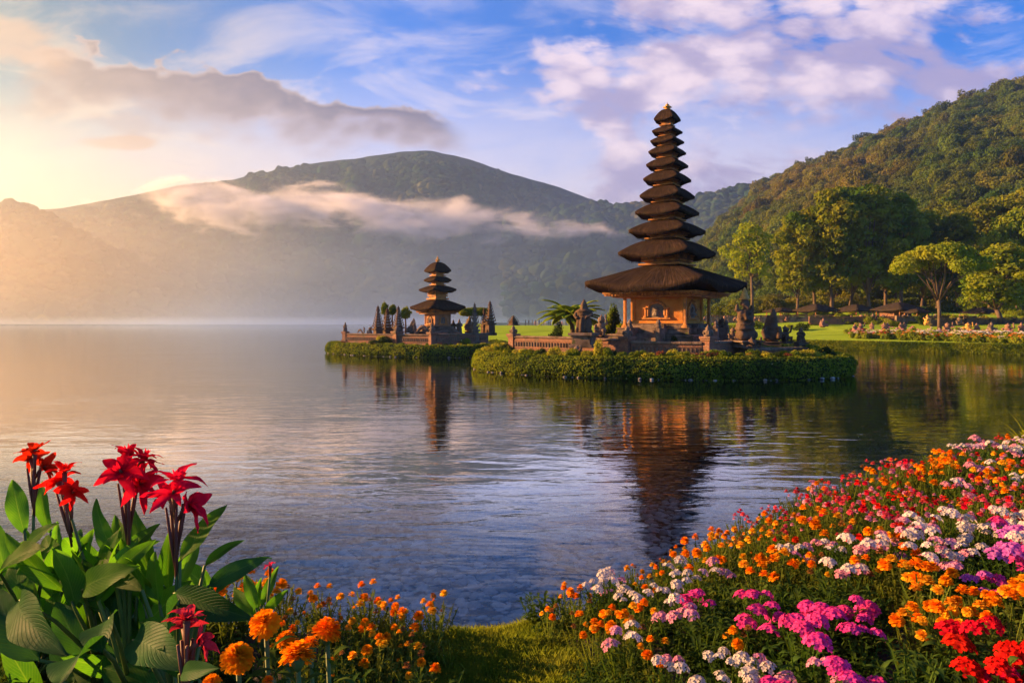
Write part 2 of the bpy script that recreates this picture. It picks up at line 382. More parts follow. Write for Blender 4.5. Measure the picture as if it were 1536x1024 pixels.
def bankmat():
    m, n, o = newmat('bank_ground'); pos = n.new('ShaderNodeNewGeometry').outputs['Position']
    s = n.new('ShaderNodeSeparateXYZ'); n.l.new(pos, s.inputs[0])
    soil = n.mix(n.mr(n.noise(pos, 9, 6, .65), .35, .65), (.022, .016, .011), (.06, .042, .026))
    grav = n.voro(pos, 8.5, out='Color'); gd = n.voro(pos, 8.5)
    hv = n.new('ShaderNodeHueSaturation'); hv.inputs['Saturation'].default_value = .25; n.put(hv.inputs['Color'], grav)
    gr = n.mix(.6, hv.outputs[0], (.60, .54, .47)); gr = n.mix(n.mr(gd, .25, .55), gr, (.03, .03, .028))
    under = n.mr(s.outputs[2], .06, -.02)
    col = n.mix(under, soil, gr)
    p = n.new('ShaderNodeBsdfPrincipled'); n.put(p.inputs['Base Color'], col); p.inputs['Roughness'].default_value = .85
    b = n.new('ShaderNodeBump'); b.inputs['Strength'].default_value = 1; b.inputs['Distance'].default_value = .03
    n.put(b.inputs['Height'], n.m('ADD', n.noise(pos, 25, 5, .6), n.m('MULTIPLY', n.m('MULTIPLY', gd, -1.5), under))); n.l.new(b.outputs[0], p.inputs['Normal'])
    n.l.new(p.outputs[0], o.inputs[0]); return m
link('bank', npmesh('bank', np.stack([Xg, Yg, Zg], -1).reshape(-1, 3), gridfaces(len(xs), len(ys)), bankmat(), True), kind='structure')
bedm = surf('lake_bed', [(.03, .038, .02), (.055, .055, .03)], .15, .95, 0, coords='World')
link('lake_bed', npmesh('lake_bed', [(-3000, -60, -2.6), (2500, -60, -2.6), (2500, 3200, -2.6), (-3000, 3200, -2.6)], [[0, 1, 2, 3]], bedm), kind='structure')

# park: shore line pieces (X as function) ; ground rises away from the lake
def park_z(x, y):
    x = np.asarray(x, float); y = np.asarray(y, float)
    # distance inland (approximately): shore on the south side and on the west side
    sh = np.interp(x, [-20, -8, 5, 20, 30, 36, 45, 60, 90, 140], [95, 78, 74, 72, 71.5, 66, 55, 46, 32, 10])
    d1 = (y - sh) * .92
    d2 = (x + .072 * y + 1.0) * 1.0
    d = np.minimum(d1, d2)
    d = d + 1.0 * fbm(x * .12, y * .12, 3, 2)
    z = -.9 + .75 * sstep(-3, 0.4, d) + .78 * sstep(-.2, .9, d)       # bank lip up to about .63
    z = z + .12
    slope = .026 * np.clip(d1 - 2, 0, 30) + .075 * np.clip(d1 - 32, 0, 60)
    lim = .7 + 3.1 * sstep(0.24, 0.38, x / np.maximum(y, 1))
    z = z + np.where(d > 0, np.minimum(slope, lim) * sstep(0, 3, d), 0)
    z = z + .10 * fbm(x * .1, y * .1, 3, 4) * (d > 1)
    return z
us = np.linspace(-.12, .95, 620); yv = np.concatenate([np.linspace(28, 44, 20), np.linspace(44.2, 80, 240), np.linspace(80.4, 110, 80), np.linspace(111, 300, 90), np.linspace(305, 620, 14)])
Ug, Yg = np.meshgrid(us, yv, indexing='ij'); Xg = Ug * Yg; Zg = park_z(Xg, Yg)
link('park_ground', npmesh('park_ground', np.stack([Xg, Yg, Zg], -1).reshape(-1, 3), gridfaces(len(us), len(yv)), M['lawn'], True), kind='structure')

HILLS = {}
def hill(name, ridge, yr, yb, zb, pxr, nu=220, nt=90, amp=.10, back=1.5, gul=9.0, mat='hill', drop=0.0, prof=.95):
    """ridge: (px, py) of the sky line; yr / yb: distance of ridge and foot as (px, Y) lists"""
    px = np.linspace(pxr[0], pxr[1], nu); t_ = np.linspace(0, back, nt)
    ry = np.interp(px, *zip(*ridge)); Yr = np.interp(px, *zip(*yr)); Yb = np.interp(px, *zip(*yb))
    zr = H + (HY - ry) * Yr / F - drop
    PX, T = np.meshgrid(px, t_, indexing='ij')
    YR = Yr[:, None]; YB = Yb[:, None]; ZR = zr[:, None]
    Y = YB + T * (YR - YB); X = (PX - 768) / F * Y
    up = np.where(T < 1, T ** prof, 1 - 1.1 * (T - 1) ** 1.0)
    z = zb + (ZR - zb) * up
    win = np.sin(np.pi * np.clip(T, 0, 1)) ** .8
    g = fbm(PX / 1024 * gul + .6 * T, T * 1.6, 4, 1) + .45 * (.5 - 2 * np.abs(fbm(PX / 1024 * gul * 1.9 + 1.1 * T, T * 1.9 + 7, 3, 6)))
    z = z + (ZR - zb) * amp * 2.0 * g * win
    z = z + (ZR - zb) * .012 * fbm(PX * .03, T * 6, 3, 5)
    V = np.stack([X, Y, z], -1)
    o = link(name, npmesh(name, V.reshape(-1, 3), gridfaces(nu, nt), M[mat], True), kind='structure')
    HILLS[name] = V; return o
hill('main_mountain',
     [(-900, 330), (-300, 318), (0, 312), (90, 305), (180, 290), (270, 270), (350, 262), (430, 245), (520, 232), (600, 222), (645, 219), (700, 230), (760, 252), (840, 275), (900, 297), (960, 320), (1100, 350), (1400, 380)],
     [(-900, 1350), (300, 1400), (640, 1500), (1400, 1600)], [(-900, 830), (1500, 830)], -.5, (-110, 1300), 260, 110, .11, drop=9, gul=12, back=1.15)
hill('distant_hill', [(500, 330), (800, 318), (880, 306), (940, 303), (1000, 300), (1050, 291), (1090, 282), (1130, 277), (1200, 268), (1500, 250)],
     [(500, 1150), (1500, 1000)], [(500, 700), (1500, 640)], 2.0, (760, 1420), 120, 60, .10, drop=7)
hill('near_left_hill', [(-900, 200), (-300, 262), (-100, 285), (0, 300), (40, 303), (80, 318), (130, 346), (180, 373), (230, 400), (280, 425), (330, 450), (390, 478), (430, 486)],
     [(-900, 800), (0, 980), (430, 860)], [(-900, 640), (0, 740), (430, 790)], -.5, (-110, 425), 110, 60, .08, drop=8, back=1.3)
hill('forested_hill', [(960, 440), (1040, 385), (1075, 335), (1138, 280), (1193, 246), (1243, 233), (1293, 211), (1343, 191), (1393, 173), (1438, 153), (1478, 136), (1536, 116), (1700, 60), (2000, 10)],
     [(960, 520), (1138, 620), (1243, 560), (1400, 480), (1536, 430), (2000, 400)], [(960, 330), (1138, 230), (1300, 190), (1536, 170), (2000, 150)], 3.0, (970, 1950), 170, 80, .07, drop=6, gul=8, prof=.85)
HAZE = 0.00023; MIST = 0.0027; BAND = 0.13; GOLD = 0.0008
# ------------------------------------------------------------------ water
def watermat():
    m, n, o = newmat('lake_water'); pos = n.new('ShaderNodeNewGeometry').outputs['Position']
    s = n.new('ShaderNodeSeparateXYZ'); n.l.new(pos, s.inputs[0])
    d = n.m('SQRT', n.m('ADD', n.m('MULTIPLY', s.outputs[0], s.outputs[0]), n.m('MULTIPLY', s.outputs[1], s.outputs[1])))
    v1 = n.mapv(pos, (.75, 2.1, 1), rot=(0, 0, R(4)))
    h1 = n.noise(v1, 1.0, 3, .5, .6)
    h2 = n.noise(n.mapv(pos, (2.4, 5.5, 1), loc=(9, 4, 0), rot=(0, 0, R(-7))), 1.0, 2, .5, .3)
    h3 = n.noise(n.mapv(pos, (.10, .22, 1), loc=(2, 7, 0)), 1.0, 2, .5)
    patch = n.mr(n.noise(n.mapv(pos, (.05, .16, 1)), 1.0, 3, .5), .35, .65, .45, 1.2)
    hh = n.m('ADD', n.m('MULTIPLY', h1, .021), n.m('MULTIPLY', h2, .0028))
    hh = n.m('ADD', n.m('MULTIPLY', hh, patch), n.m('MULTIPLY', h3, .03))
    b = n.new('ShaderNodeBump'); b.inputs['Strength'].default_value = 1.0; b.inputs['Distance'].default_value = 1.0
    hh = n.m('DIVIDE', hh, n.m('ADD', 1.0, n.m('DIVIDE', d, 90.0)))
    n.put(b.inputs['Height'], hh)
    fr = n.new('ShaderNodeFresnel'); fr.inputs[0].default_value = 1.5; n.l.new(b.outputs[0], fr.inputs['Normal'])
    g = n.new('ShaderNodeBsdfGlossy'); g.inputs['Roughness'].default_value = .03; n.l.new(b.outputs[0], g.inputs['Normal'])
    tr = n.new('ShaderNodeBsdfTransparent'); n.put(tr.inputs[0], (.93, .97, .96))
    mx = n.new('ShaderNodeMixShader'); phys = n.mr(fr.outputs[0], 0.0, 1.0, 0.0, 1.0, False); boosted_refl = n.mr(fr.outputs[0], .05, .29, .05, 1.0, False)  # mirror share raised above plain Fresnel to brighten reflections away from the bank
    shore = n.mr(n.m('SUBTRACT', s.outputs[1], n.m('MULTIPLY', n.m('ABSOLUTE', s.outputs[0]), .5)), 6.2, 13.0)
    n.put(mx.inputs[0], n.m('ADD', n.m('MULTIPLY', phys, n.m('SUBTRACT', 1.0, shore)), n.m('MULTIPLY', boosted_refl, shore)))
    n.l.new(tr.outputs[0], mx.inputs[1]); n.l.new(g.outputs[0], mx.inputs[2])
    n.l.new(mx.outputs[0], o.inputs[0]); return m
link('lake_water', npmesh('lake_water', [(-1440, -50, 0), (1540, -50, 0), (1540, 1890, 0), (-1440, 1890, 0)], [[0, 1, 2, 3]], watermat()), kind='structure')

# ------------------------------------------------------------------ forests on the hills (stuff)
def instances(name, pts, idx, rot, scl, protos, **tags):
    """one object whose geometry nodes put crown meshes on points"""
    col = bpy.data.collections.new(name + '_sources')
    for i, me in enumerate(protos):
        o = bpy.data.objects.new('%s_source_%02d' % (name, i), me); col.objects.link(o)
    me = bpy.data.meshes.new(name); me.vertices.add(len(pts)); me.vertices.foreach_set('co', np.asarray(pts, dtype=np.float32).ravel())
    a = me.attributes.new('idx', 'INT', 'POINT'); a.data.foreach_set('value', np.asarray(idx, dtype=np.int32))
    a = me.attributes.new('rot', 'FLOAT_VECTOR', 'POINT'); a.data.foreach_set('vector', np.asarray(rot, dtype=np.float32).ravel())
    a = me.attributes.new('scl', 'FLOAT_VECTOR', 'POINT'); a.data.foreach_set('vector', np.asarray(scl, dtype=np.float32).ravel())
    me.update()
    o = link(name, me, **tags)
    g = bpy.data.node_groups.new(name, 'GeometryNodeTree')
    g.interface.new_socket('Geometry', in_out='INPUT', socket_type='NodeSocketGeometry')
    g.interface.new_socket('Geometry', in_out='OUTPUT', socket_type='NodeSocketGeometry')
    gi = g.nodes.new('NodeGroupInput'); go = g.nodes.new('NodeGroupOutput')
    ip = g.nodes.new('GeometryNodeInstanceOnPoints'); ci = g.nodes.new('GeometryNodeCollectionInfo')
    ci.inputs['Collection'].default_value = col; ci.inputs['Separate Children'].default_value = True; ci.inputs['Reset Children'].default_value = True
    def na(nm, ty):
        q = g.nodes.new('GeometryNodeInputNamedAttribute'); q.data_type = ty; q.inputs[0].default_value = nm; return q.outputs[0]
    L = g.links
    L.new(gi.outputs[0], ip.inputs['Points']); L.new(ci.outputs[0], ip.inputs['Instance']); ip.inputs['Pick Instance'].default_value = True
    L.new(na('idx', 'INT'), ip.inputs['Instance Index']); L.new(na('scl', 'FLOAT_VECTOR'), ip.inputs['Scale'])
    er = g.nodes.new('FunctionNodeEulerToRotation'); L.new(na('rot', 'FLOAT_VECTOR'), er.inputs[0]); L.new(er.outputs[0], ip.inputs['Rotation'])
    L.new(ip.outputs[0], go.inputs[0])
    md = o.modifiers.new('scatter', 'NODES'); md.node_group = g
    return o
def blob_crown(seed, lumps=14):
    """far tree crown: a lumpy head of foliage about 1 unit in radius"""
    r_ = np.random.default_rng(seed); bm = bmesh.new(); bmesh.ops.create_icosphere(bm, subdivisions=3, radius=1.0)
    V = np.array([v.co[:] for v in bm.verts]); Fs = np.array([[v.index for v in f.verts] for f in bm.faces]); bm.free()
    D = r_.normal(size=(lumps, 3)); D[:, 2] = np.abs(D[:, 2]) * .8; D /= np.linalg.norm(D, axis=1)[:, None]
    w_ = r_.uniform(.22, .5, lumps)
    dot = V @ D.T; bump = np.max(np.clip((dot - .72) / .28, 0, 1) ** .6 * w_, axis=1)
    rad = .72 + bump + r_.normal(0, .03, len(V))
    V = V * rad[:, None]; V[:, 2] = np.where(V[:, 2] < 0, V[:, 2] * .45, V[:, 2] * r_.uniform(.7, 1.05))
    return npmesh('far_crown', V, Fs, M['forest'], True)
def leafquads(C_, N_, S_, r_, asp=.62):
    """rhombic leaf clumps at centres C_ facing N_ ; returns V, F"""
    n_ = len(C_); a = r_.normal(size=(n_, 3)); N_ = N_ / np.linalg.norm(N_, axis=1)[:, None]
    a -= (a * N_).sum(1)[:, None] * N_; a /= np.linalg.norm(a, axis=1)[:, None]; b = np.cross(N_, a)
    S = S_[:, None]
    V = np.stack([C_ - a * S, C_ - b * S * asp + N_ * S * .15, C_ + a * S, C_ + b * S * asp + N_ * S * .15], 1).reshape(-1, 3)
    return V, np.arange(4 * n_).reshape(-1, 4)
def lobecloud(lobes, leaf, dens, r_, up=.35, inner=.35):
    """lobes: (cx,cy,cz,rx,rz). leaves fill the shell of each lobe"""
    Cs = []; Ns = []
    for (cx, cy, cz, rx, rz) in lobes:
        k = int(dens * 4 * math.pi * rx * rx / (leaf * leaf))
        d = r_.normal(size=(k, 3)); d[:, 2] += up * .6; d /= np.linalg.norm(d, axis=1)[:, None]
        # lumpy radius
        q = np.sin(d[:, 0] * 5 + cx) * np.sin(d[:, 1] * 5 + cy) * np.sin(d[:, 2] * 4 + cz)
        rr = (1 - inner * r_.random(k) ** 1.6) * (1 + .22 * q)
        Cs.append(np.stack([cx + d[:, 0] * rx * rr, cy + d[:, 1] * rx * rr, cz + d[:, 2] * rz * rr], 1))
        Ns.append(d + r_.normal(0, .55, (k, 3)) + np.array([0, 0, .3]))
    Cc = np.concatenate(Cs); Nn = np.concatenate(Ns)
    return leafquads(Cc, Nn, leaf * r_.uniform(.5, 1.1, len(Cc)), r_)
def leaf_crown(seed, mat, R_=1.0, nl=11, leaf=.085, dens=.75, flat=.75):
    r_ = np.random.default_rng(seed); lobes = []
    for i in range(nl):
        a = r_.uniform(0, 2 * math.pi); q = r_.uniform(.15, .68) * R_; z = r_.uniform(-.25, .62) * flat * R_ * (1.1 - q / R_ * .5)
        s_ = r_.uniform(.26, .44) * R_; lobes.append((q * math.cos(a), q * math.sin(a), z, s_, s_ * .8))
    lobes.append((0, 0, .1 * R_, .5 * R_, .45 * R_))
    V, Fs = lobecloud(lobes, leaf, dens, r_)
    return npmesh('crown', V, Fs, mat)
def forest(name, hn, spacing, size, protos, seed, tmax=1.12, filt=None):
    V = HILLS[hn]; r_ = np.random.default_rng(seed)
    A = V[:-1, :-1]; B = V[1:, :-1]; D = V[:-1, 1:]; E_ = V[1:, 1:]
    nt = V.shape[1]; area = np.linalg.norm(np.cross(B - A, D - A), axis=-1)
    tt = np.linspace(0, 1.5, nt)[:-1][None, :] + 0 * area; area = np.where(tt > tmax, 0, area)
    vis = (A[..., 0] / A[..., 1] > -.86) & (A[..., 0] / A[..., 1] < .86); area = area * vis
    cnt = int(area.sum() / spacing ** 2); pr = (area / area.sum()).ravel()
    ii = r_.choice(len(pr), cnt, p=pr); a, b = np.unravel_index(ii, area.shape); s_ = r_.random((cnt, 1)); q = r_.random((cnt, 1))
    pts = (A[a, b] * (1 - s_) + B[a, b] * s_) * (1 - q) + (D[a, b] * (1 - s_) + E_[a, b] * s_) * q
    if filt is not None: pts = pts[filt(pts)]
    cnt = len(pts); sz = size * r_.uniform(.5, 1.3, (cnt, 1)) ** 1.2 * np.array([1, 1, 1.0]) * np.concatenate([np.ones((cnt, 2)), r_.uniform(.8, 1.35, (cnt, 1))], 1)
    big_ = r_.random(cnt) > .93; sz[big_] *= np.array([1.35, 1.35, 1.9]); pts = pts + np.array([0, 0, 1]) * size * .45
    rot = np.concatenate([r_.normal(0, .08, (cnt, 2)), r_.uniform(0, 6.28, (cnt, 1))], 1)
    print(name, cnt)
    return instances(name, pts, r_.integers(0, len(protos), cnt), rot, sz, protos, kind='stuff', label='dense tropical forest covering the ' + hn.replace('_', ' '))
blobs = [blob_crown(40 + i, 10 + i) for i in range(6)]
M['forest_near'] = surf('near_forest_leaves', [(.05, .10, .018), (.12, .15, .02), (.17, .15, .022)], .02, .6, 0, trans=.3, transc=(1.5, 1.3, .5), objvar=.35, coords='World')
nearc = [leaf_crown(70 + i, M['forest_near'], leaf=.075, nl=10 + i % 3) for i in range(6)]
forest('mountain_forest', 'main_mountain', 7.0, 7.0, blobs, 1)
forest('distant_forest', 'distant_hill', 6.5, 6.0, blobs, 2)
forest('left_hill_forest', 'near_left_hill', 6.2, 6.0, blobs, 3)
forest('hillside_forest', 'forested_hill', 5.6, 5.2, nearc, 4)

# ------------------------------------------------------------------ haze and mist
hm, n, o = newmat('morning_haze')
pv = n.new('ShaderNodeVolumePrincipled'); n.put(pv.inputs['Color'], (.42, .62, 1.0)); pv.inputs['Density'].default_value = HAZE
pv.inputs['Anisotropy'].default_value = .62; n.l.new(pv.outputs[0], o.inputs['Volume'])
def boxmesh(name, a, b, mat):
    mb = MB(); mb.box([(a[i] + b[i]) / 2 for i in range(3)], [b[i] - a[i] for i in range(3)]); return mb.mesh(name, mat)
link('haze', boxmesh('haze', (-1480, -70, -3.7), (1600, 1950, 480), hm), kind='stuff')

lm, n, o = newmat('low_mist')
pos = n.new('ShaderNodeNewGeometry').outputs['Position']; s = n.new('ShaderNodeSeparateXYZ'); n.l.new(pos, s.inputs[0])
hg = n.m('ADD', n.m('POWER', n.mr(s.outputs[2], 0.0, 170.0, 1.0, 0.0, False), 1.6), n.m('MULTIPLY', n.m('POWER', n.mr(s.outputs[2], 0.0, 45.0, 1.0, 0.0, False), 2.0), 1.0))
hg = n.m('ADD', hg, n.m('MULTIPLY', n.mr(s.outputs[2], 0.0, 9.0, 1.0, 0.0), 3.0))
nz = n.mr(n.noise(n.mapv(pos, (1, 1, 2.5)), .006, 3, .55), .3, .7, .55, 1.35)
fade = n.m('MULTIPLY', n.mr(s.outputs[1], 420.0, 640.0), n.mr(s.outputs[0], 520.0, 250.0))
fade = n.m('MULTIPLY', fade, n.mr(n.m('DIVIDE', s.outputs[0], s.outputs[1]), -.72, -.3, .22, 1.0))
pv = n.new('ShaderNodeVolumePrincipled'); n.put(pv.inputs['Color'], (.42, .62, 1.0)); pv.inputs['Anisotropy'].default_value = .62
n.put(pv.inputs['Density'], n.m('MULTIPLY', n.m('MULTIPLY', n.m('MULTIPLY', hg, nz), fade), MIST)); n.l.new(pv.outputs[0], o.inputs['Volume'])
lm.cycles.volume_step_rate = 1.0
link('low_mist', boxmesh('low_mist', (-1300, 420, .25), (520, 1300, 172), lm), kind='stuff')
bm_, n, o = newmat('mist_band')
pos = n.new('ShaderNodeNewGeometry').outputs['Position']; s = n.new('ShaderNodeSeparateXYZ'); n.l.new(pos, s.inputs[0]); px_, py_, pz_ = s.outputs
t = n.mr(px_, -610.0, 150.0, 0.0, 1.0, False)
zc = n.m('ADD', n.m('MULTIPLY_ADD', t, -74.0, 188.0), n.m('MULTIPLY', n.m('SUBTRACT', n.noise(pos, .0065, 2, .5), .5), 46.0))
hz = n.m('DIVIDE', n.m('SUBTRACT', pz_, zc), n.m('MULTIPLY_ADD', t, -13.0, 28.0))
yy_ = n.m('DIVIDE', n.m('SUBTRACT', py_, n.m('MULTIPLY_ADD', t, -150.0, 1010.0)), 42.0)
rad = n.m('ADD', n.m('MULTIPLY', hz, hz), n.m('MULTIPLY', yy_, yy_))
en = n.m('MULTIPLY', n.mr(t, 0.0, .2), n.mr(t, 1.0, .88))
nn = n.noise(n.mapv(pos, (.42, 1, 1.15)), .024, 8, .62, .5)
dd = n.m('ADD', n.m('SUBTRACT', 1.0, rad), n.m('MULTIPLY', n.m('SUBTRACT', nn, .54), 15.0))
dd = n.m('SUBTRACT', dd, n.m('MULTIPLY', n.m('SUBTRACT', 1.0, en), 2.6))
dn = n.m('MULTIPLY', n.mr(dd, -.6, 3.4), BAND)
pv = n.new('ShaderNodeVolumePrincipled'); n.put(pv.inputs['Color'], (.98, .97, .98)); pv.inputs['Anisotropy'].default_value = .2
n.put(pv.inputs['Density'], dn); n.l.new(pv.outputs[0], o.inputs['Volume'])
link('mist_bank', boxmesh('mist_bank', (-650, 800, 60), (190, 1065, 290), bm_), kind='stuff')

gm, n, o = newmat('glow_tinted_mist')  # added mist body; the sun's gold glow is put into its colour
pos = n.new('ShaderNodeNewGeometry').outputs['Position']; s = n.new('ShaderNodeSeparateXYZ'); n.l.new(pos, s.inputs[0])
fx = n.mr(n.m('DIVIDE', s.outputs[0], s.outputs[1]), -.12, -.66, 0.0, 1.0)
fz = n.mr(s.outputs[2], 20.0, 210.0, 1.0, 0.0); fy = n.mr(s.outputs[1], 400.0, 620.0)
nz = n.mr(n.noise(pos, .007, 3, .55), .3, .7, .6, 1.4)
pv = n.new('ShaderNodeVolumePrincipled'); n.put(pv.inputs['Color'], (1.0, .80, .52)); pv.inputs['Anisotropy'].default_value = .72
n.put(pv.inputs['Density'], n.m('MULTIPLY', n.m('MULTIPLY', n.m('MULTIPLY', fx, fz), n.m('MULTIPLY', fy, nz)), GOLD)); n.l.new(pv.outputs[0], o.inputs['Volume'])
link('glow_tinted_mist', boxmesh('glow_tinted_mist', (-1310, 395, .35), (-40, 1020, 214), gm), kind='stuff')
# ------------------------------------------------------------------ islands
def island(name, outline, zg, hh, n_=140, seed=1):
    """outline: (x, y) closed loop at water level; returns point loop. ground plateau as structure"""
    P_ = np.array(outline, float); k = len(P_)
    t_ = np.linspace(0, k, n_, endpoint=False); out_ = []
    for q in t_:                                                    # closed catmull-rom
        i = int(q); f = q - i; a, b, c, d = (P_[(i + j - 1) % k] for j in range(4))
        out_.append(.5 * ((2 * b) + (-a + c) * f + (2 * a - 5 * b + 4 * c - d) * f * f + (-a + 3 * b - 3 * c + d) * f ** 3))
    L = np.array(out_); cen = L.mean(0)
    rings = [(1.0, -1.6), (1.0, -.1), (.985, .16), (.965, .30), (.93, zg - .1), (.90, zg), (.5, zg + .03), (.02, zg + .05)]
    V = np.concatenate([np.concatenate([cen + (L - cen) * s_, np.full((n_, 1), z)], 1) for s_, z in rings])
    Fs = [[r_ * n_ + i, r_ * n_ + (i + 1) % n_, (r_ + 1) * n_ + (i + 1) % n_, (r_ + 1) * n_ + i] for r_ in range(len(rings) - 1) for i in range(n_)]
    link(name + '_ground', npmesh(name + '_ground', V, Fs, M['soil'] if False else M['islandground'], True), kind='structure')
    return L, cen
M['islandground'] = surf('island_ground', [(.05, .075, .018), (.09, .11, .025), (.06, .045, .03)], 1.5, .9, .8, 14, coords='World')
def hedge_ring(name, L, cen, z1, wid, label, seed, frac=(0, 1), leaf=.055, dens=1.15):
    """a clipped hedge following the shore: leaf covered body, trailing down to the water"""
    r_ = np.random.default_rng(seed); n_ = len(L); nrm = L - cen; nrm /= np.linalg.norm(nrm, axis=1)[:, None]
    prof = [(-.05, .02), (.10, .14), (.16, .34), (.14, z1 * .62), (.07, z1 * .86), (-.08, z1), (-wid * .5, z1 + .03), (-wid, z1 - .02), (-wid - .08, z1 * .75), (-wid - .02, z1 * .45)]
    Vb = []; 
    for i in range(n_):
        for a, z in prof:
            q = .26 * fbm(i * .19, z * 2 + a * 4, 4, 3); Vb.append((*(L[i] + nrm[i] * (a - .05 + q)), z))
    k = len(prof); Vb = np.array(Vb)
    Fb = gridfaces(n_, k, True)
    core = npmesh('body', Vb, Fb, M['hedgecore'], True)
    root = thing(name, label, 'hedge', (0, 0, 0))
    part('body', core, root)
    A = Vb[Fb[:, 0]]; B = Vb[Fb[:, 1]]; D = Vb[Fb[:, 3]]; Cc = Vb[Fb[:, 2]]
    nr = np.cross(B - A, D - A); ar = np.linalg.norm(nr, axis=1); nr /= ar[:, None] + 1e-9
    cnt = int(ar.sum() * dens / (leaf * leaf * 1.1)); ii = r_.choice(len(ar), cnt, p=ar / ar.sum()); s_ = r_.random((cnt, 1)); t_ = r_.random((cnt, 1))
    pts = (A[ii] * (1 - s_) + B[ii] * s_) * (1 - t_) + (D[ii] * (1 - s_) + Cc[ii] * s_) * t_
    cl = fbm(pts[:, 0] * 2.1 + pts[:, 1] * 1.3, pts[:, 2] * 3.2 + pts[:, 1], 3, 2)
    pts = pts + nr[ii] * (r_.uniform(-.01, .07, (cnt, 1)) + .28 * np.clip(cl[:, None] + .1, -.1, .4))
    V, Fs = leafquads(pts, nr[ii] + r_.normal(0, .55, (cnt, 3)) + np.array([0, 0, .35]), leaf * r_.uniform(.6, 1.3, cnt), r_)
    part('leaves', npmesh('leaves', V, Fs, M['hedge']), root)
    return root
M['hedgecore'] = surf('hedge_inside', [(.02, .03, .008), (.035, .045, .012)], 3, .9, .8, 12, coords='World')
main_out = [(-2.2, 40.8), (-.9, 37.6), (2.2, 34.9), (5.6, 33.4), (9.0, 32.7), (12.6, 32.6), (15.6, 33.6), (17.9, 36.0), (18.0, 40.0), (15.5, 45.5), (10.0, 49.5), (3.5, 49.5), (-1.2, 46.0)]
small_out = [(-16.6, 62.5), (-15.6, 59.6), (-12.6, 56.6), (-9.2, 54.2), (-6.4, 53.0), (-3.2, 53.4), (-1.2, 55.5), (-.4, 60), (-1.0, 66), (-4, 70.5), (-9, 71), (-14, 67)]
L1, c1 = island('main_island', main_out, .92, 1.05)
L2, c2 = island('small_island', small_out, .84, .95)
hedge_ring('hedge', L1, c1, 1.0, .55, 'thick clipped hedge trailing to the water all round the big island', 5)
hedge_ring('hedge', L2, c2, .9, .55, 'low clipped hedge edging the small island beside the open lake', 6, leaf=.07)
# shore stones at the foot of the hedges
def shore_stone_mesh(seed):
    r_ = np.random.default_rng(seed); bm = bmesh.new(); bmesh.ops.create_icosphere(bm, subdivisions=2, radius=1)
    V = np.array([v.co[:] for v in bm.verts]); Fs = np.array([[v.index for v in f.verts] for f in bm.faces]); bm.free()
    V *= (1 + .18 * np.sin(V @ r_.normal(0, 2.2, (3, 3))).sum(1) / 2)[:, None]; V[:, 2] *= .55
    return npmesh('stone', V, Fs, M['pebble'], True)
M['pebble'] = surf('pebbles', [(.20, .18, .16), (.40, .36, .32), (.10, .10, .10)], 1.2, .7, .2, 20, objvar=.4)
stm = [shore_stone_mesh(i) for i in range(5)]
pt = []
for L, c_ in ((L1, c1), (L2, c2)):
    for i in range(len(L)):
        a, b = L[i], L[(i + 1) % len(L)]; k = int(np.linalg.norm(b - a) / .14) + 1
        for j in range(k):
            q = a + (b - a) * j / k; d = (q - c_); d /= np.linalg.norm(d); q = q + d * rng.uniform(.0, .16); pt.append((q[0], q[1], rng.uniform(-.03, .05)))
pt = np.array(pt); cnt = len(pt)
instances('shore_stones', pt, rng.integers(0, 5, cnt), rng.uniform(0, 6.28, (cnt, 3)) * np.array([.05, .05, 1]), (rng.uniform(.02, .11, (cnt, 1)) * (rng.random((cnt, 1)) > .85) + .006) * np.ones((1, 3)), stm, kind='stuff', label='small pale stones along the waterline under the island hedges')

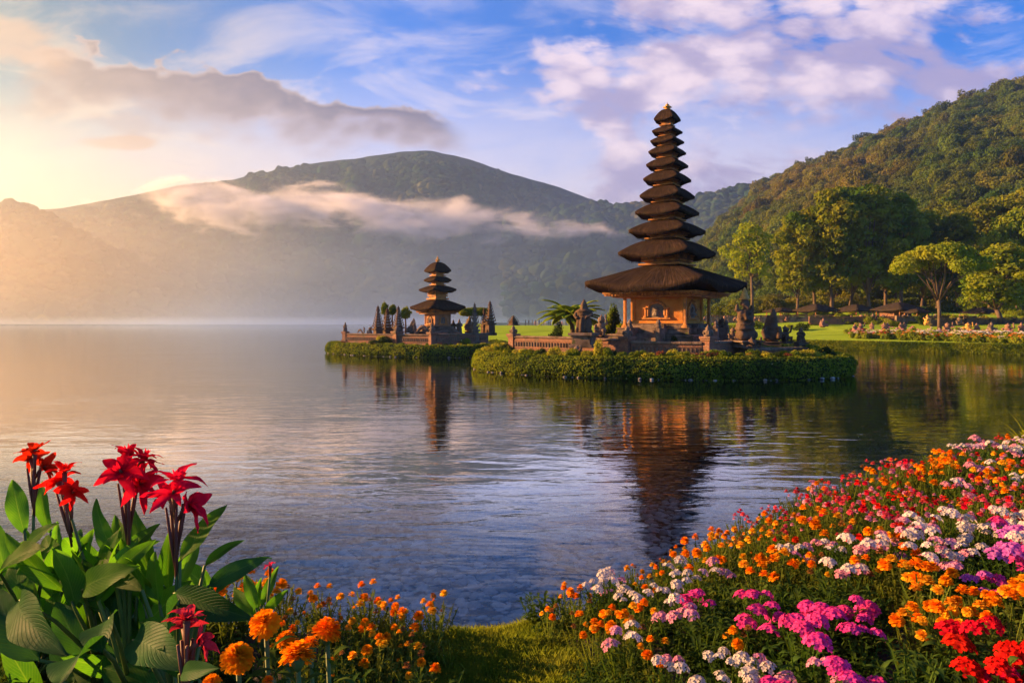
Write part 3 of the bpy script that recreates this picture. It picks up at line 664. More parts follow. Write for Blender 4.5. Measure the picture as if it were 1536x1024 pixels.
# ------------------------------------------------------------------ meru towers
def roof_mesh(r_in, r_out, ztop, zeave, th, lift, pw=1.5, n_=128, bow=.03):
    """four sided thatch roof: r = half side. thick edge, upturned corners"""
    rows = []
    def ring(r_, z, v, l=1.0, sq=18.0):
        out_ = []
        for i in range(n_):
            a = 2 * math.pi * (i + .5) / n_; cs, sn = math.cos(a), math.sin(a)
            e = 1 / (abs(cs) ** sq + abs(sn) ** sq) ** (1 / sq); c = (abs(cs * sn) * 2) ** 7
            x, y = r_ * e * cs, r_ * e * sn; k = 1 + bow * v * (1 - (abs(cs * sn) * 2) ** 2) 
            wob = .010 * r_out * math.sin(a * 9 + r_out) * v
            out_.append((x * k, y * k, z + (lift * c * v ** 2.2 + wob) * l))
        return out_
    NV = 12
    for j in range(NV + 1):
        v_ = j / NV; rows.append(ring(r_in + (r_out - r_in) * v_, ztop - (ztop - zeave) * v_ ** pw, v_))
    rows.append(ring(r_out * 1.006, zeave - th * .25, 1)); rows.append(ring(r_out * 1.0, zeave - th * .6, 1))
    rows.append(ring(r_out * .975, zeave - th * .95, 1)); rows.append(ring(r_out * .93, zeave - th * 1.02, .93))
    rows.append(ring(r_in + (r_out - r_in) * .45, zeave - th * .8 + .22 * (ztop - zeave), .45)); rows.append(ring(r_in * .8, zeave - th * .3 + .34 * (ztop - zeave), 0))
    V = np.array(rows).reshape(-1, 3); nr = len(rows)
    Fs = []
    for r_ in range(nr - 1):
        for i in range(n_):
            j = (i + 1) % n_; Fs.append([r_ * n_ + i, (r_ + 1) * n_ + i, (r_ + 1) * n_ + j, r_ * n_ + j])
    U = []
    for r_ in range(nr):
        for i in range(n_):
            U.append((i / n_ * 4 * r_out / 1.2, r_ / nr * 2.0))
    # shaggy fibre ends hanging from the eave and loose strands over the slope
    gg = random.Random(int(r_out * 1000)); Vx = [tuple(q) for q in V]; base_n = nr * n_
    def strand(p, q, w_):
        d = Vector(q) - Vector(p); s_ = Vector((-p[1], p[0], 0)).normalized() * w_; b = len(Vx)
        Vx.extend([tuple(Vector(p) - s_), tuple(Vector(p) + s_), tuple(Vector(q) + s_ * .4), tuple(Vector(q) - s_ * .4)]); Fs.append([b, b + 1, b + 2, b + 3]); U.extend([(gg.random() * 4, 0), (gg.random() * 4, .1), (gg.random() * 4, .4), (gg.random() * 4, .4)])
    sc2 = max(.35, min(1, r_out / 2.2))
    for i in range(int(260 * r_out) if r_out > .4 else 120):
        k = gg.randrange(n_); a_ = Vector(rows[NV + 2][k]); b_ = Vector(rows[NV + 2][(k + 1) % n_]); p = a_.lerp(b_, gg.random()); l = gg.uniform(.03, .14) * sc2
        strand(p, (p.x * 1.006, p.y * 1.006, p.z - l - th * .3), .014 * sc2)
    for i in range(int(300 * r_out)):
        k = gg.randrange(n_); j = gg.randrange(2, NV); p = Vector(rows[j][k]) * 1.0; q = Vector(rows[j + 1][k]); p.z += .015; q = p.lerp(q, .9) ; q.z += gg.uniform(.01, .05) * sc2
        strand(p, q, .012 * sc2)
    V = Vx
    Fs.append(list(range(n_)))
    me = bpy.data.meshes.new('roof'); me.from_pydata([tuple(v) for v in V], [], Fs)
    uvl = me.uv_layers.new(name='UVMap')
    for p in me.polygons:
        for li in p.loop_indices: uvl.data[li].uv = U[me.loops[li].vertex_index]
    me.polygons.foreach_set('use_smooth', np.ones(len(me.polygons), dtype=bool)); me.materials.append(M['thatch']); me.update()
    return me
def frame_mesh(r_, z0, z1, step=.12, dent=True, k=3):
    """stepped carved timber band between two roofs (half side r_)"""
    mb = MB(); h = (z1 - z0)
    mb.box((0, 0, (z0 + z1) / 2), (2 * r_ * .80, 2 * r_ * .80, h))
    for i in range(k):
        zz = z0 + h * (i + .5) / k * .9; q = r_ * (1.08 - .11 * i) if k > 1 else r_
        mb.box((0, 0, zz), (2 * q, 2 * q, h * .16), bev=h * .03)
    mb.box((0, 0, z1 - h * .07), (2 * r_ * 1.06, 2 * r_ * 1.06, h * .13))
    if dent:
        nd = max(6, int(r_ * 2 / .16)); s_ = 2 * r_ / nd
        for a in range(4):
            for i in range(nd):
                u_ = -r_ + s_ * (i + .5); x, y = (u_, -r_ * .93) if a % 2 == 0 else (-r_ * .93, u_)
                if a >= 2: x, y = -x, -y
                mb.box((x, y, z1 - h * .28), (s_ * .5, s_ * .5, h * .26)) if a % 2 == 0 else mb.box((x, y, z1 - h * .28), (s_ * .5, s_ * .5, h * .26))
    return mb.mesh('carved_frame', M['wood'])
def finial_mesh(h, r_):
    mb = MB(); mb.lathe([(r_ * 1.1, 0), (r_ * 1.2, h * .08), (r_ * .7, h * .14), (r_ * .75, h * .2), (r_ * 1.15, h * .3), (r_ * 1.2, h * .42), (r_ * .6, h * .5), (r_ * .35, h * .55), (r_ * .65, h * .62), (r_ * .6, h * .7), (r_ * .2, h * .76), (r_ * .12, h * .85), (r_ * .03, h)], k=12)
    for i in range(6):
        a = i * math.pi / 3; mb.ball((r_ * 1.15 * math.cos(a), r_ * 1.15 * math.sin(a), h * .36), (r_ * .3, r_ * .3, h * .12), 6)
    return mb.mesh('finial', M['gold'], True)
def niche(root, sgn_rot, dist, z0, z1, wd):
    """arched carved doorway with frame on one wall; local +X faces out after rotation"""
    mb = MB(); h = z1 - z0; pts = [(wd / 2 * math.cos(a), z0 + h * .62 + h * .38 * math.sin(a)) for a in np.linspace(0, math.pi, 11)]
    pts = [(wd / 2, z0)] + pts + [(-wd / 2, z0)]
    for (a, b) in zip(pts[:-1], pts[1:]):
        mb.tube([(dist + .05, a[0] * 1.12, a[1] + .02), (dist + .05, b[0] * 1.12, b[1] + .02)], [wd * .09] * 2, 6)
    for s_ in (-1, 1): mb.lathe([(wd * .16, 0), (wd * .16, .08), (wd * .08, .14), (wd * .08, h * .55), (wd * .13, h * .6), (wd * .15, h * .68)], (dist + .07, s_ * wd * .72, z0), 8)
    mb.lathe([(wd * .22, 0), (wd * .26, h * .06), (wd * .10, h * .13), (.01, h * .24)], (dist + .07, 0, z1), 8)
    mb.box((dist + .08, 0, z0 - .05), (.2, wd * 1.9, .1), bev=.02)
    fr = part('niche_frame', mb.mesh('niche_frame', M['wood']), root, rot=(0, 0, sgn_rot))
    m2 = MB(); m2.box((dist + .02, 0, z0 + h * .33), (.05, wd, h * .66))
    m2.lathe([(wd * .30, -h * .02), (wd * .26, h * .1), (wd * .17, h * .2), (wd * .2, h * .3), (wd * .12, h * .36), (wd * .16, h * .42), (wd * .03, h * .55)], (dist + .05, 0, z0 + h * .18), 10)
    vs = [(dist + .045, wd / 2 * math.cos(a), z0 + h * .65 + h * .34 * math.sin(a)) for a in np.linspace(0, math.pi, 12)]
    m2.add(vs, [list(range(12))])
    part('door', m2.mesh('door', M['niche']), root, rot=(0, 0, sgn_rot))
def zp(py, Y): return H - (py - HY) * Y / F
def meru(name, label, px, Y, rot, tiers, body, base, fin, posts, wallmat):
    """tiers bottom to top: (half width px, eave py, top py, thickness px)"""
    c = P(px, HY, Y); k = Y / F; root = thing(name, label, 'temple tower', (c.x, c.y, 0), rot + R(45))
    q = 1 / math.sqrt(2); nt = len(tiers)
    for i, (hw, ey, ty, tp) in enumerate(tiers):
        r_ = hw * k * q * 1.045
        rin = max(.08, tiers[i + 1][0] * k * q * .52) if i + 1 < nt else .07
        if i == nt - 1: rin = .10
        lift = hw * k * .055 + .05
        pw = 1.25 if i == 0 else (1.7 if i < nt - 1 else 1.9)
        part('thatch_roof', roof_mesh(rin, r_, zp(ty, Y), zp(ey, Y), tp * k, lift, pw), root, rot=(0, 0, 0))
        if i + 1 < nt:
            z0 = zp(ty, Y) - .12 * k * 5; z1 = zp(tiers[i + 1][1], Y) + .12 * (tiers[i + 1][1] - tiers[i + 1][2]) * k
            part('carved_frame', frame_mesh(tiers[i + 1][0] * k * q * .56, z0, z1, k=2 if i else 3), root)
    part('finial', finial_mesh(fin[0] * k, fin[1] * k), root, loc=(0, 0, zp(tiers[-1][2], Y) - .06))
    (bw, y0, y1) = body; rb = bw * k * q; z0, z1 = zp(y1, Y), zp(y0, Y)
    # eave beams under the lowest roof
    mb = MB(); re = tiers[0][0] * k * q
    for f_, dz_ in ((.80, .0), (.74, -.11), (.68, -.2)):
        mb.box((0, 0, z1 + .26 * (k / .041) + dz_ * (k / .041)), (2 * re * f_, 2 * re * f_, .12 * (k / .041)), bev=.015)
    nd = 26; s_ = 2 * re * .78 / nd
    for a in range(4):
        for i in range(nd):
            u_ = -re * .78 + s_ * (i + .5); w_ = re * .77; x, y = [(u_, -w_), (w_, u_), (u_, w_), (-w_, u_)][a]
            mb.box((x, y, z1 + .15 * (k / .041)), (s_ * .5, s_ * .5, .1 * (k / .041)))
    part('eave_beam', mb.mesh('eave_beam', M['wood']), root)
    mb = MB(); mb.box((0, 0, (z0 + z1) / 2 + .1), (2 * rb, 2 * rb, z1 - z0 + .3))
    for sx_ in (-1, 1):
        for sy_ in (-1, 1): mb.box((sx_ * rb, sy_ * rb, (z0 + z1) / 2 + .1), (rb * .16, rb * .16, z1 - z0 + .28), bev=.02)
    mb.box((0, 0, z0 + .08), (2 * rb * 1.1, 2 * rb * 1.1, .16), bev=.02); mb.box((0, 0, z1 - .02), (2 * rb * 1.08, 2 * rb * 1.08, .12), bev=.02)
    wl = part('shrine_wall', mb.mesh('shrine_wall', wallmat), root)
    for a in range(4): niche(root, a * math.pi / 2, rb, z0 + (z1 - z0) * .22, z0 + (z1 - z0) * .80, rb * .62)
    if posts:
        pr, pw_ = posts[0] * k * q, posts[1]
        for sx_ in (-1, 1):
            for sy_ in (-1, 1):
                mb = MB(); hh = z1 - z0 + .62
                mb.lathe([(pw_ * 2.2, 0), (pw_ * 2.2, .16), (pw_ * 1.4, .24), (pw_, .32), (pw_, hh - .4), (pw_ * 1.5, hh - .3), (pw_ * 1.9, hh - .15), (pw_ * 1.9, hh)], (sx_ * pr, sy_ * pr, z0 - .32), 12, sq=6)
                part('corner_post', mb.mesh('corner_post', M['wood']), root)
    mb = MB(); zc = z0
    for i, (hw, py1) in enumerate(base):
        rr = hw * k * q; zb = zp(py1, Y); h_ = zc - zb
        mb.box((0, 0, zb + h_ * .5), (2 * rr, 2 * rr, h_ * .98 - .004 * i), bev=.03)
        mb.box((0, 0, zb + h_ * .9), (2 * rr + .12, 2 * rr + .12, h_ * .16), bev=.02); mb.box((0, 0, zb + h_ * .1), (2 * rr + .1, 2 * rr + .1, h_ * .15), bev=.02)
        zc = zb
    part('stone_base', mb.mesh('stone_base', M['stone']), root)
    # steps towards the lake on the two near faces, with little guardian blocks
    return root, rb, z0
TB = [(126, 431, 400, 9), (76, 384, 361, 5.5), (60, 350, 333, 5), (50, 322, 306, 4.6), (43, 297, 281, 4.4), (37.5, 272, 258.5, 4), (33, 250.5, 239, 3.6), (29.5, 231, 220.5, 3.2), (26.5, 214.5, 206, 3), (24, 199.5, 191.5, 2.8), (21, 181, 164, 3)]
big, rbig, zbig = meru('temple_tower', 'tall eleven roofed thatched pagoda tower on the larger island', 1001, 42.0, R(9), TB,
    (53, 447, 485), [(64, 491), (78, 500), (92, 520)], (12, 4.6), (66, .085), M['wall'])
TS = [(42, 462.5, 450, 4), (28.5, 436, 428.5, 2.6), (21, 421.5, 415, 2.2), (20.5, 407, 393, 2.6)]
M['wall2'] = surf('warm_brick_wall', [(.32, .17, .09), (.42, .22, .11), (.22, .12, .07)], 2.2, .85, .6, 16)
sml, rsml, zsml = meru('temple_tower', 'small four roofed thatched pagoda tower on the lesser island', 656.5, 60.0, R(-5), TS,
    (18.5, 471, 489), [(25, 493), (30, 497), (36, 508)], (11, 2.7), None, M['wall2'])
# front steps of the big shrine
for a in (math.pi, -math.pi / 2):
    mb = MB()
    for i in range(6): mb.box((rbig + .55 + i * .27, 0, zbig - .1 - i * .26 - .4), (.3, 1.5, .9 + .004 * i), bev=.02)
    for s_ in (-1, 1):
        mb.box((rbig + 1.1, s_ * .9, zbig - .75), (1.7, .24, 1.0), bev=.04); mb.lathe([(.16, 0), (.18, .1), (.1, .2), (.14, .3), (.03, .5)], (rbig + 1.8, s_ * .9, zbig - .26), 8)
    part('stairway', mb.mesh('stairway', M['stone']), big, rot=(0, 0, a))

# ------------------------------------------------------------------ sculpted statues
def remeshed(name, mb, voxel, mat, noise=.03, nsc=6.0):
    me = mb.mesh(name, mat); o = bpy.data.objects.new(name, me); C.objects.link(o)
    md = o.modifiers.new('r', 'REMESH'); md.mode = 'VOXEL'; md.voxel_size = voxel; md.use_smooth_shade = True
    dg = bpy.context.evaluated_depsgraph_get(); m2 = bpy.data.meshes.new_from_object(o.evaluated_get(dg)); bpy.data.objects.remove(o)
    m2.name = name; V = np.zeros(len(m2.vertices) * 3, dtype=np.float32); m2.vertices.foreach_get('co', V); V = V.reshape(-1, 3)
    N_ = np.zeros_like(V).ravel(); m2.vertices.foreach_get('normal', N_); N_ = N_.reshape(-1, 3)
    d = fbm(V[:, 0] * nsc + V[:, 2] * 2, V[:, 1] * nsc + V[:, 2] * nsc * .8, 3, 1) * 2
    V += N_ * (d * noise)[:, None]; m2.vertices.foreach_set('co', V.ravel()); m2.update()
    if not m2.materials: m2.materials.append(mat)
    m2.materials[0] = mat
    m2.polygons.foreach_set('use_smooth', np.ones(len(m2.polygons), dtype=bool)); return m2
def crown_hat(mb, z, r_, h, tilt=0.0):
    prof = [(r_ * 1.15, 0), (r_ * 1.25, h * .08), (r_ * .95, h * .14), (r_ * 1.0, h * .28), (r_ * .72, h * .34), (r_ * .78, h * .48), (r_ * .5, h * .55), (r_ * .55, h * .68), (r_ * .28, h * .76), (r_ * .3, h * .86), (r_ * .06, h)]
    mb.lathe(prof, (tilt, 0, z), 10)
def fig_standing(h=1.0, seed=0):
    """robed guardian with a tall tiered crown, facing +X... front is -Y"""
    mb = MB(); mb.lathe([(.20, 0), (.21, .06), (.17, .12), (.19, .24), (.17, .38), (.14, .46)], k=12)
    mb.ball((0, 0, .55), (.15, .12, .13)); mb.ball((0, -.02, .64), (.17, .11, .08)); mb.ball((0, -.01, .745), (.075, .085, .09))
    mb.ball((0, -.095, .735), (.02, .03, .02), 8); mb.ball((-.08, 0, .74), (.02, .02, .04), 8); mb.ball((.08, 0, .74), (.02, .02, .04), 8)
    for s_ in (-1, 1):
        mb.tube([(s_ * .16, 0, .64), (s_ * .21, -.03, .52), (s_ * .12, -.15, .44 + .03 * s_)], [.05, .045, .035], 8); mb.ball((s_ * .11, -.16, .45), .035, 8)
        mb.tube([(s_ * .09, -.1, .44), (s_ * .10, -.16, .2), (s_ * .12, -.17, .04)], [.04, .035, .05], 8)
    mb.tube([(0, -.12, .46), (0, -.19, .25), (0, -.2, .03)], [.05, .04, .05], 8)
    crown_hat(mb, .80, .075, .20)
    for v_ in range(len(mb.v)): mb.v[v_] = tuple(c * h for c in mb.v[v_])
    return mb
def fig_demon(h=1.0, seed=0):
    """crouching guardian with big head, bulging eyes, raised club arm"""
    mb = MB(); mb.ball((0, .02, .24), (.24, .22, .24)); mb.ball((0, .0, .46), (.20, .17, .18)); mb.ball((0, -.03, .70), (.15, .15, .14))
    mb.ball((0, -.16, .66), (.08, .06, .05), 10); mb.ball((-.06, -.15, .74), .035, 8); mb.ball((.06, -.15, .74), .035, 8)
    for s_ in (-1, 1):
        mb.ball((s_ * .15, 0, .72), (.04, .03, .06), 8); mb.tube([(s_ * .14, -.05, .2), (s_ * .22, -.22, .26), (s_ * .2, -.2, .03)], [.11, .09, .07], 8); mb.ball((s_ * .2, -.27, .03), (.07, .1, .04), 8)
    mb.tube([(-.18, 0, .52), (-.29, -.08, .44), (-.2, -.22, .36)], [.07, .06, .05], 8); mb.tube([(.18, 0, .52), (.31, -.06, .56), (.28, -.14, .74)], [.07, .06, .05], 8)
    mb.tube([(.28, -.1, .55), (.28, -.17, .98)], [.025, .05], 8)
    mb.ball((0, .02, .82), (.13, .13, .07), 10)
    for i in range(9):
        a = i * .7; mb.ball((.12 * math.cos(a), .12 * math.sin(a), .80), .035, 6)
    mb.lathe([(.07, 0), (.04, .06), (.01, .14)], (0, .02, .86), 8)
    for v_ in range(len(mb.v)): mb.v[v_] = tuple(c * h for c in mb.v[v_])
    return mb
def fig_stacked(h=1.0, seed=0):
    """tall piled carving: beast at the foot, winged rider, tall crown"""
    r_ = random.Random(seed); mb = MB(); mb.ball((0, 0, .13), (.20, .18, .14)); mb.ball((-.13, -.1, .10), (.09, .09, .09)); mb.ball((.13, -.1, .12), (.1, .09, .1))
    mb.lathe([(.19, .22), (.21, .25), (.16, .29), (.18, .34)], k=10)
    mb.ball((0, 0, .42), (.16, .14, .13)); mb.ball((-.10, -.03, .50), (.08, .08, .12)); mb.ball((.12, -.02, .47), (.08, .08, .13)); mb.ball((0, -.04, .56), (.13, .11, .08)); mb.ball((0, -.05, .655), (.065, .07, .07)); mb.ball((0, -.12, .645), (.03, .03, .02), 8)
    mb.tube([(-.1, 0, .55), (-.19, .02, .62), (-.17, .03, .72)], [.04, .05, .02], 8); mb.tube([(.1, 0, .55), (.20, .02, .60), (.19, .03, .70)], [.04, .05, .02], 8)
    for i in range(12):
        mb.ball((r_.uniform(-.17, .17), r_.uniform(-.16, .0), r_.uniform(.05, .5)), r_.uniform(.03, .06), 8)
    crown_hat(mb, .70, .085, .30)
    for v_ in range(len(mb.v)): mb.v[v_] = tuple(c * h for c in mb.v[v_])
    return mb
def fig_leaning(h=1.0, seed=0):
    """heavy rounded seated guardian leaning back, with a shoulder mane"""
    mb = MB(); mb.ball((.02, 0, .2), (.27, .22, .22)); mb.ball((0, .02, .42), (.21, .18, .2)); mb.ball((.03, 0, .6), (.15, .13, .16)); mb.ball((.06, -.03, .76), (.10, .1, .1)); mb.ball((.09, -.12, .74), (.04, .04, .03), 8)
    mb.tube([(-.15, -.08, .45), (-.22, -.2, .3), (-.15, -.24, .1)], [.08, .07, .08], 8); mb.tube([(.2, -.08, .45), (.24, -.2, .3), (.2, -.24, .1)], [.08, .07, .08], 8)
    for i in range(5): mb.ball((-.08 - .03 * i, .05, .75 - .1 * i), (.06, .06, .07), 8)
    mb.lathe([(.09, 0), (.1, .04), (.05, .08), (.06, .12), (.01, .2)], (.06, 0, .82), 10)
    for v_ in range(len(mb.v)): mb.v[v_] = tuple(c * h for c in mb.v[v_])
    return mb
def fig_naga(h=1.0, seed=0):
    """arched dragon: tail down, body looping, crowned head"""
    mb = MB(); pts = [(-.5, 0, .02), (-.42, 0, .25), (-.25, 0, .42), (-.02, 0, .44), (.18, 0, .30), (.33, 0, .10), (.46, 0, .06), (.54, 0, .26), (.50, 0, .5)]
    mb.tube(pts, [.05, .07, .09, .10, .10, .10, .10, .09, .07], 10); mb.ball((.56, 0, .56), (.13, .08, .08)); mb.ball((.66, 0, .53), (.07, .05, .035), 8); mb.lathe([(.07, 0), (.08, .04), (.03, .1), (.01, .2)], (.5, 0, .6), 8)
    for i in range(9):
        t_ = i / 9 * (len(pts) - 2); j = int(t_); f = t_ - j; p = Vector(pts[j]).lerp(Vector(pts[j + 1]), f); mb.ball((p.x, 0, p.z + .1), (.03, .015, .05), 6)
    for v_ in range(len(mb.v)): mb.v[v_] = tuple(c * h for c in mb.v[v_])
    return mb
def spire(h, w_, seed=0, tiers=6):
    """stone shrine: notched square tiers stepping up to a bud"""
    r_ = random.Random(seed); mb = MB(); z = 0; w0 = w_
    mb.box((0, 0, h * .04), (w0 * 1.25, w0 * 1.25, h * .08), bev=.02); mb.box((0, 0, h * .19), (w0 * .95, w0 * .95, h * .26), taper=.92, bev=.01)
    mb.box((0, 0, h * .34), (w0 * 1.2, w0 * 1.2, h * .05), bev=.02); z = h * .36
    for i in range(tiers):
        k = 1 - .78 * (i / tiers); hh = h * .5 / tiers
        mb.box((0, 0, z + hh * .3), (w0 * .8 * k, w0 * .8 * k, hh * .62)); mb.box((0, 0, z + hh * .75), (w0 * 1.08 * k, w0 * 1.08 * k, hh * .3), bev=.008)
        for sx_ in (-1, 1):
            for sy_ in (-1, 1): mb.lathe([(w0 * .07 * k, 0), (w0 * .09 * k, hh * .2), (.004, hh * .75)], (sx_ * w0 * .47 * k, sy_ * w0 * .47 * k, z + hh * .85), 6)
        z += hh
    mb.lathe([(w0 * .17, 0), (w0 * .24, h * .03), (w0 * .14, h * .055), (w0 * .2, h * .085), (w0 * .07, h * .115), (.004, h * .16)], (0, 0, z), 10)
    return mb
FIG = {}
for nm, fn, vx in (('standing', fig_standing, .022), ('demon', fig_demon, .024), ('stacked', fig_stacked, .02), ('leaning', fig_leaning, .024), ('naga', fig_naga, .022)):
    FIG[nm] = remeshed('figure', fn(1.0, 3), vx, M['darkstone'], .012, 9)
def ped_mesh(w_, h, mat):
    mb = MB(); mb.box((0, 0, h * .1), (w_ * 1.2, w_ * 1.2, h * .2), bev=.02); mb.box((0, 0, h * .5), (w_ * .95, w_ * .95, h * .64), bev=.01); mb.box((0, 0, h * .72), (w_ * 1.02, w_ * 1.02, h * .08), bev=.01); mb.box((0, 0, h * .9), (w_ * 1.25, w_ * 1.25, h * .2), bev=.02)
    return mb.mesh('pedestal', mat)
FIGV = {}
def statue(kind, label, px, Y, ytop, ybot, ped=0.0, rz=0.0, mat='darkstone', wide=1.0, pedmat='brick', gold=False, name='statue', cat='statue', zg=None):
    """statue with its foot at ybot, top at ytop (photo rows), ped: share of the height taken by the pedestal"""
    c = P(px, ybot, Y); z0 = c.z if zg is None else zg; z1 = zp(ytop, Y); hh = z1 - z0
    root = thing(name, label, cat, (c.x, c.y, z0), rz)
    hp = hh * ped; key = (kind, mat)
    if key not in FIGV:
        me = FIG[kind].copy(); me.materials.clear(); me.materials.append(M[mat]); FIGV[key] = me
    sc_ = (hh - hp) / (.62 if kind == 'naga' else 1.0)
    f = part('figure', FIGV[key], root, loc=(0, 0, hp - .03 * (hp > 0))); f.scale = (sc_ * wide, sc_ * wide, sc_)
    if ped: part('pedestal', ped_mesh(sc_ * wide * .46, hp, M[pedmat]), root)
    if gold:
        mb = MB(); crown_hat(mb, 0, .09 * sc_ * wide, .24 * sc_); part('gilded_crown', mb.mesh('gilded_crown', M['gold'], True), root, loc=(0, 0, hp + sc_ * .80))
    return root
def shrine(label, px, Y, ytop, ybot, wpx, rz=0.0, mat='stone', tiers=6, seed=0, zg=None, cat='shrine'):
    c = P(px, ybot, Y); z0 = c.z if zg is None else zg; h = zp(ytop, Y) - z0; w_ = wpx * Y / F
    root = thing('stone_shrine', label, cat, (c.x, c.y, z0), rz)
    part('body', spire(h, w_, seed, tiers).mesh('body', M[mat]), root); return root

# ------------------------------------------------------------------ brick walls
def lowwall(name, label, a, b, z0, z1, th=.34, cap=.12, balus=False, cat='wall'):
    """a, b: (x, y). brick wall with plinth, recessed panel course and coping"""
    a = Vector(a); b = Vector(b); d = (b - a); L_ = d.length; ang = math.atan2(d.y, d.x); m_ = (a + b) / 2
    root = thing(name, label, cat, (m_.x, m_.y, z0), ang); h = z1 - z0
    mb = MB(); mb.box((0, 0, h * .45), (L_, th, h * .9)); mb.box((0, 0, h * .10), (L_ - .02, th + .14, h * .2), bev=.02)
    mb.box((0, 0, h * .30), (L_ - .02, th + .06, h * .06), bev=.01); mb.box((0, 0, h * .72), (L_ - .02, th + .06, h * .07), bev=.01)
    part('brickwork', mb.mesh('brickwork', M['brick']), root)
    mb = MB(); n_ = max(2, int(L_ / .5)); s_ = L_ / n_
    for i in range(n_): mb.box((-L_ / 2 + s_ * (i + .5), 0, h * .9 + cap * .5), (s_ - .015, th + .16 + .02 * (i % 2), cap * rng.uniform(.85, 1.15)), bev=.02)
    part('coping', mb.mesh('coping', M['stone']), root)
    if balus:
        mb = MB(); n_ = int(L_ / .22)
        for i in range(n_): mb.box((-L_ / 2 + L_ / n_ * (i + .5), -(th / 2 + .03), h * .52), (.07, .05, h * .26))
        part('relief', mb.mesh('relief', M['stone']), root)
    return root
def pillar(label, x, y, z0, z1, w_=.42, orn=.4, mat='brick'):
    root = thing('brick_pillar', label, 'pillar', (x, y, z0), R(40)); h = z1 - z0
    mb = MB(); mb.box((0, 0, h * .08), (w_ * 1.3, w_ * 1.3, h * .16), bev=.02); mb.box((0, 0, h * .47), (w_, w_, h * .7), bev=.01); mb.box((0, 0, h * .84), (w_ * 1.22, w_ * 1.22, h * .09), bev=.02); mb.box((0, 0, h * .94), (w_ * 1.42, w_ * 1.42, h * .12), bev=.02)
    part('shaft', mb.mesh('shaft', M[mat]), root)
    mb = MB(); r_ = w_ * .5
    mb.lathe([(r_ * .9, 0), (r_ * 1.0, orn * .1), (r_ * .6, orn * .2), (r_ * .95, orn * .34), (r_ * .9, orn * .48), (r_ * .45, orn * .56), (r_ * .6, orn * .68), (r_ * .3, orn * .8), (.01, orn)], k=10)
    for i in range(4):
        a = i * math.pi / 2 + .785; mb.ball((r_ * .9 * math.cos(a), r_ * .9 * math.sin(a), orn * .3), (r_ * .28, r_ * .28, orn * .2), 6)
    part('stone_bud', mb.mesh('stone_bud', M['stone'], True), root, loc=(0, 0, h)); return root
def XY(px, Y): return ((px - 768) * Y / F, Y)
G1 = .9; G2 = .82
# big island: the wall runs from the left corner past the front pillar and back on the right
wa, wb, wc, wd_, we = XY(770, 43.0), XY(869, 39.3), XY(941, 37.3), XY(1062, 35.2), XY(1132, 39.5)
def ins(a, b, q=.26):
    a = Vector(a); b = Vector(b); d = (b - a).normalized(); return (a + d * q)[:], (b - d * q)[:]
for (a, b, z1, lab, ba) in ((wa, wb, 1.92, 'low brick wall with stone coping left of the robed statue', True), (wb, wc, 1.85, 'low brick wall section behind the yellow shrub on the big island', False),
                            (wc, wd_, 1.72, 'long front brick wall below the big shrine steps', True), (wd_, we, 1.75, 'short brick wall running back from the front corner pillar', False)):
    a2, b2 = ins(a, b); lowwall('brick_wall', lab, a2, b2, G1, z1, balus=ba)
pillar('brick pillar at the left end of the big island wall', wa[0], wa[1], G1, 2.05, .46, .55)
pillar('brick pillar just left of the robed statue', wb[0], wb[1], G1, 2.05, .42, .4)
pillar('pale brick pillar between the two front walls of the big shrine', wc[0], wc[1], G1, 2.0, .5, .62)
pillar('tall corner pillar nearest the water in front of the big shrine', wd_[0], wd_[1], G1, 2.05, .46, .62)
# inner terrace under the shrine
mb = MB(); mb.box((0, 0, .45), (7.6, 7.6, .9), bev=.05); mb.box((0, 0, .86), (7.8, 7.8, .12), bev=.03)
tr_ = thing('stone_terrace', 'broad stone terrace below the big shrine steps', 'terrace', (9.7, 43.4, G1 - .1), R(54)); part('platform', mb.mesh('platform', M['stone']), tr_)
statue('standing', 'tall robed stone statue with pointed crown in front of the sago palm', 876, 37.4, 447, 521, .30, R(-25), wide=1.25, pedmat='stone')
statue('demon', 'reddish squat guardian statue right of the robed statue', 902, 39.5, 470, 512, .22, R(-30), 'stone')
statue('stacked', 'tallest dark carved statue with gilded crown right of the big shrine', 1117, 37.0, 434, 521, .12, R(20), wide=.95, gold=True, pedmat='stone')
statue('leaning', 'heavy dark leaning statue right of the gilded statue', 1157, 38.3, 462, 518, .1, R(-20), wide=1.0, pedmat='stone')
statue('demon', 'small dark crouching beast between the leaning statue and the end figure', 1178, 38.6, 486, 515, .12, R(30), wide=1.15, pedmat='stone')
statue('standing', 'small crowned figure at the right end of the big island', 1201, 38.6, 489, 519, .2, R(10), wide=1.3, pedmat='stone')
statue('leaning', 'small black statue directly right of the shrine wall', 1082, 41.5, 474, 499, .15, R(0), wide=1.1, pedmat='stone')
statue('demon', 'small weathered beast statue beside the gilded statue', 1099, 38.0, 489, 517, .25, R(-20), 'stone', pedmat='stone')
statue('demon', 'little stone lion head on the bank below the robed statue', 865, 35.9, 517, 540, 0, R(-20), 'stone', zg=.9, wide=1.2)
statue('demon', 'squat stone beast at the foot of the gilded statue', 1128, 36.2, 505, 528, 0, R(15), 'darkstone', zg=.95, wide=1.3)
statue('standing', 'small stone idol on the shrine steps left of the front post', 985, 39.6, 480, 500, .2, R(-30), 'stone', pedmat='stone')
# low dark stone ledge on the right of the big island
lowwall('stone_ledge', 'dark stone ledge under the statues at the right of the big island', XY(1118, 36.4), XY(1203, 37.6), G1 - .05, 1.32, .9, .14)
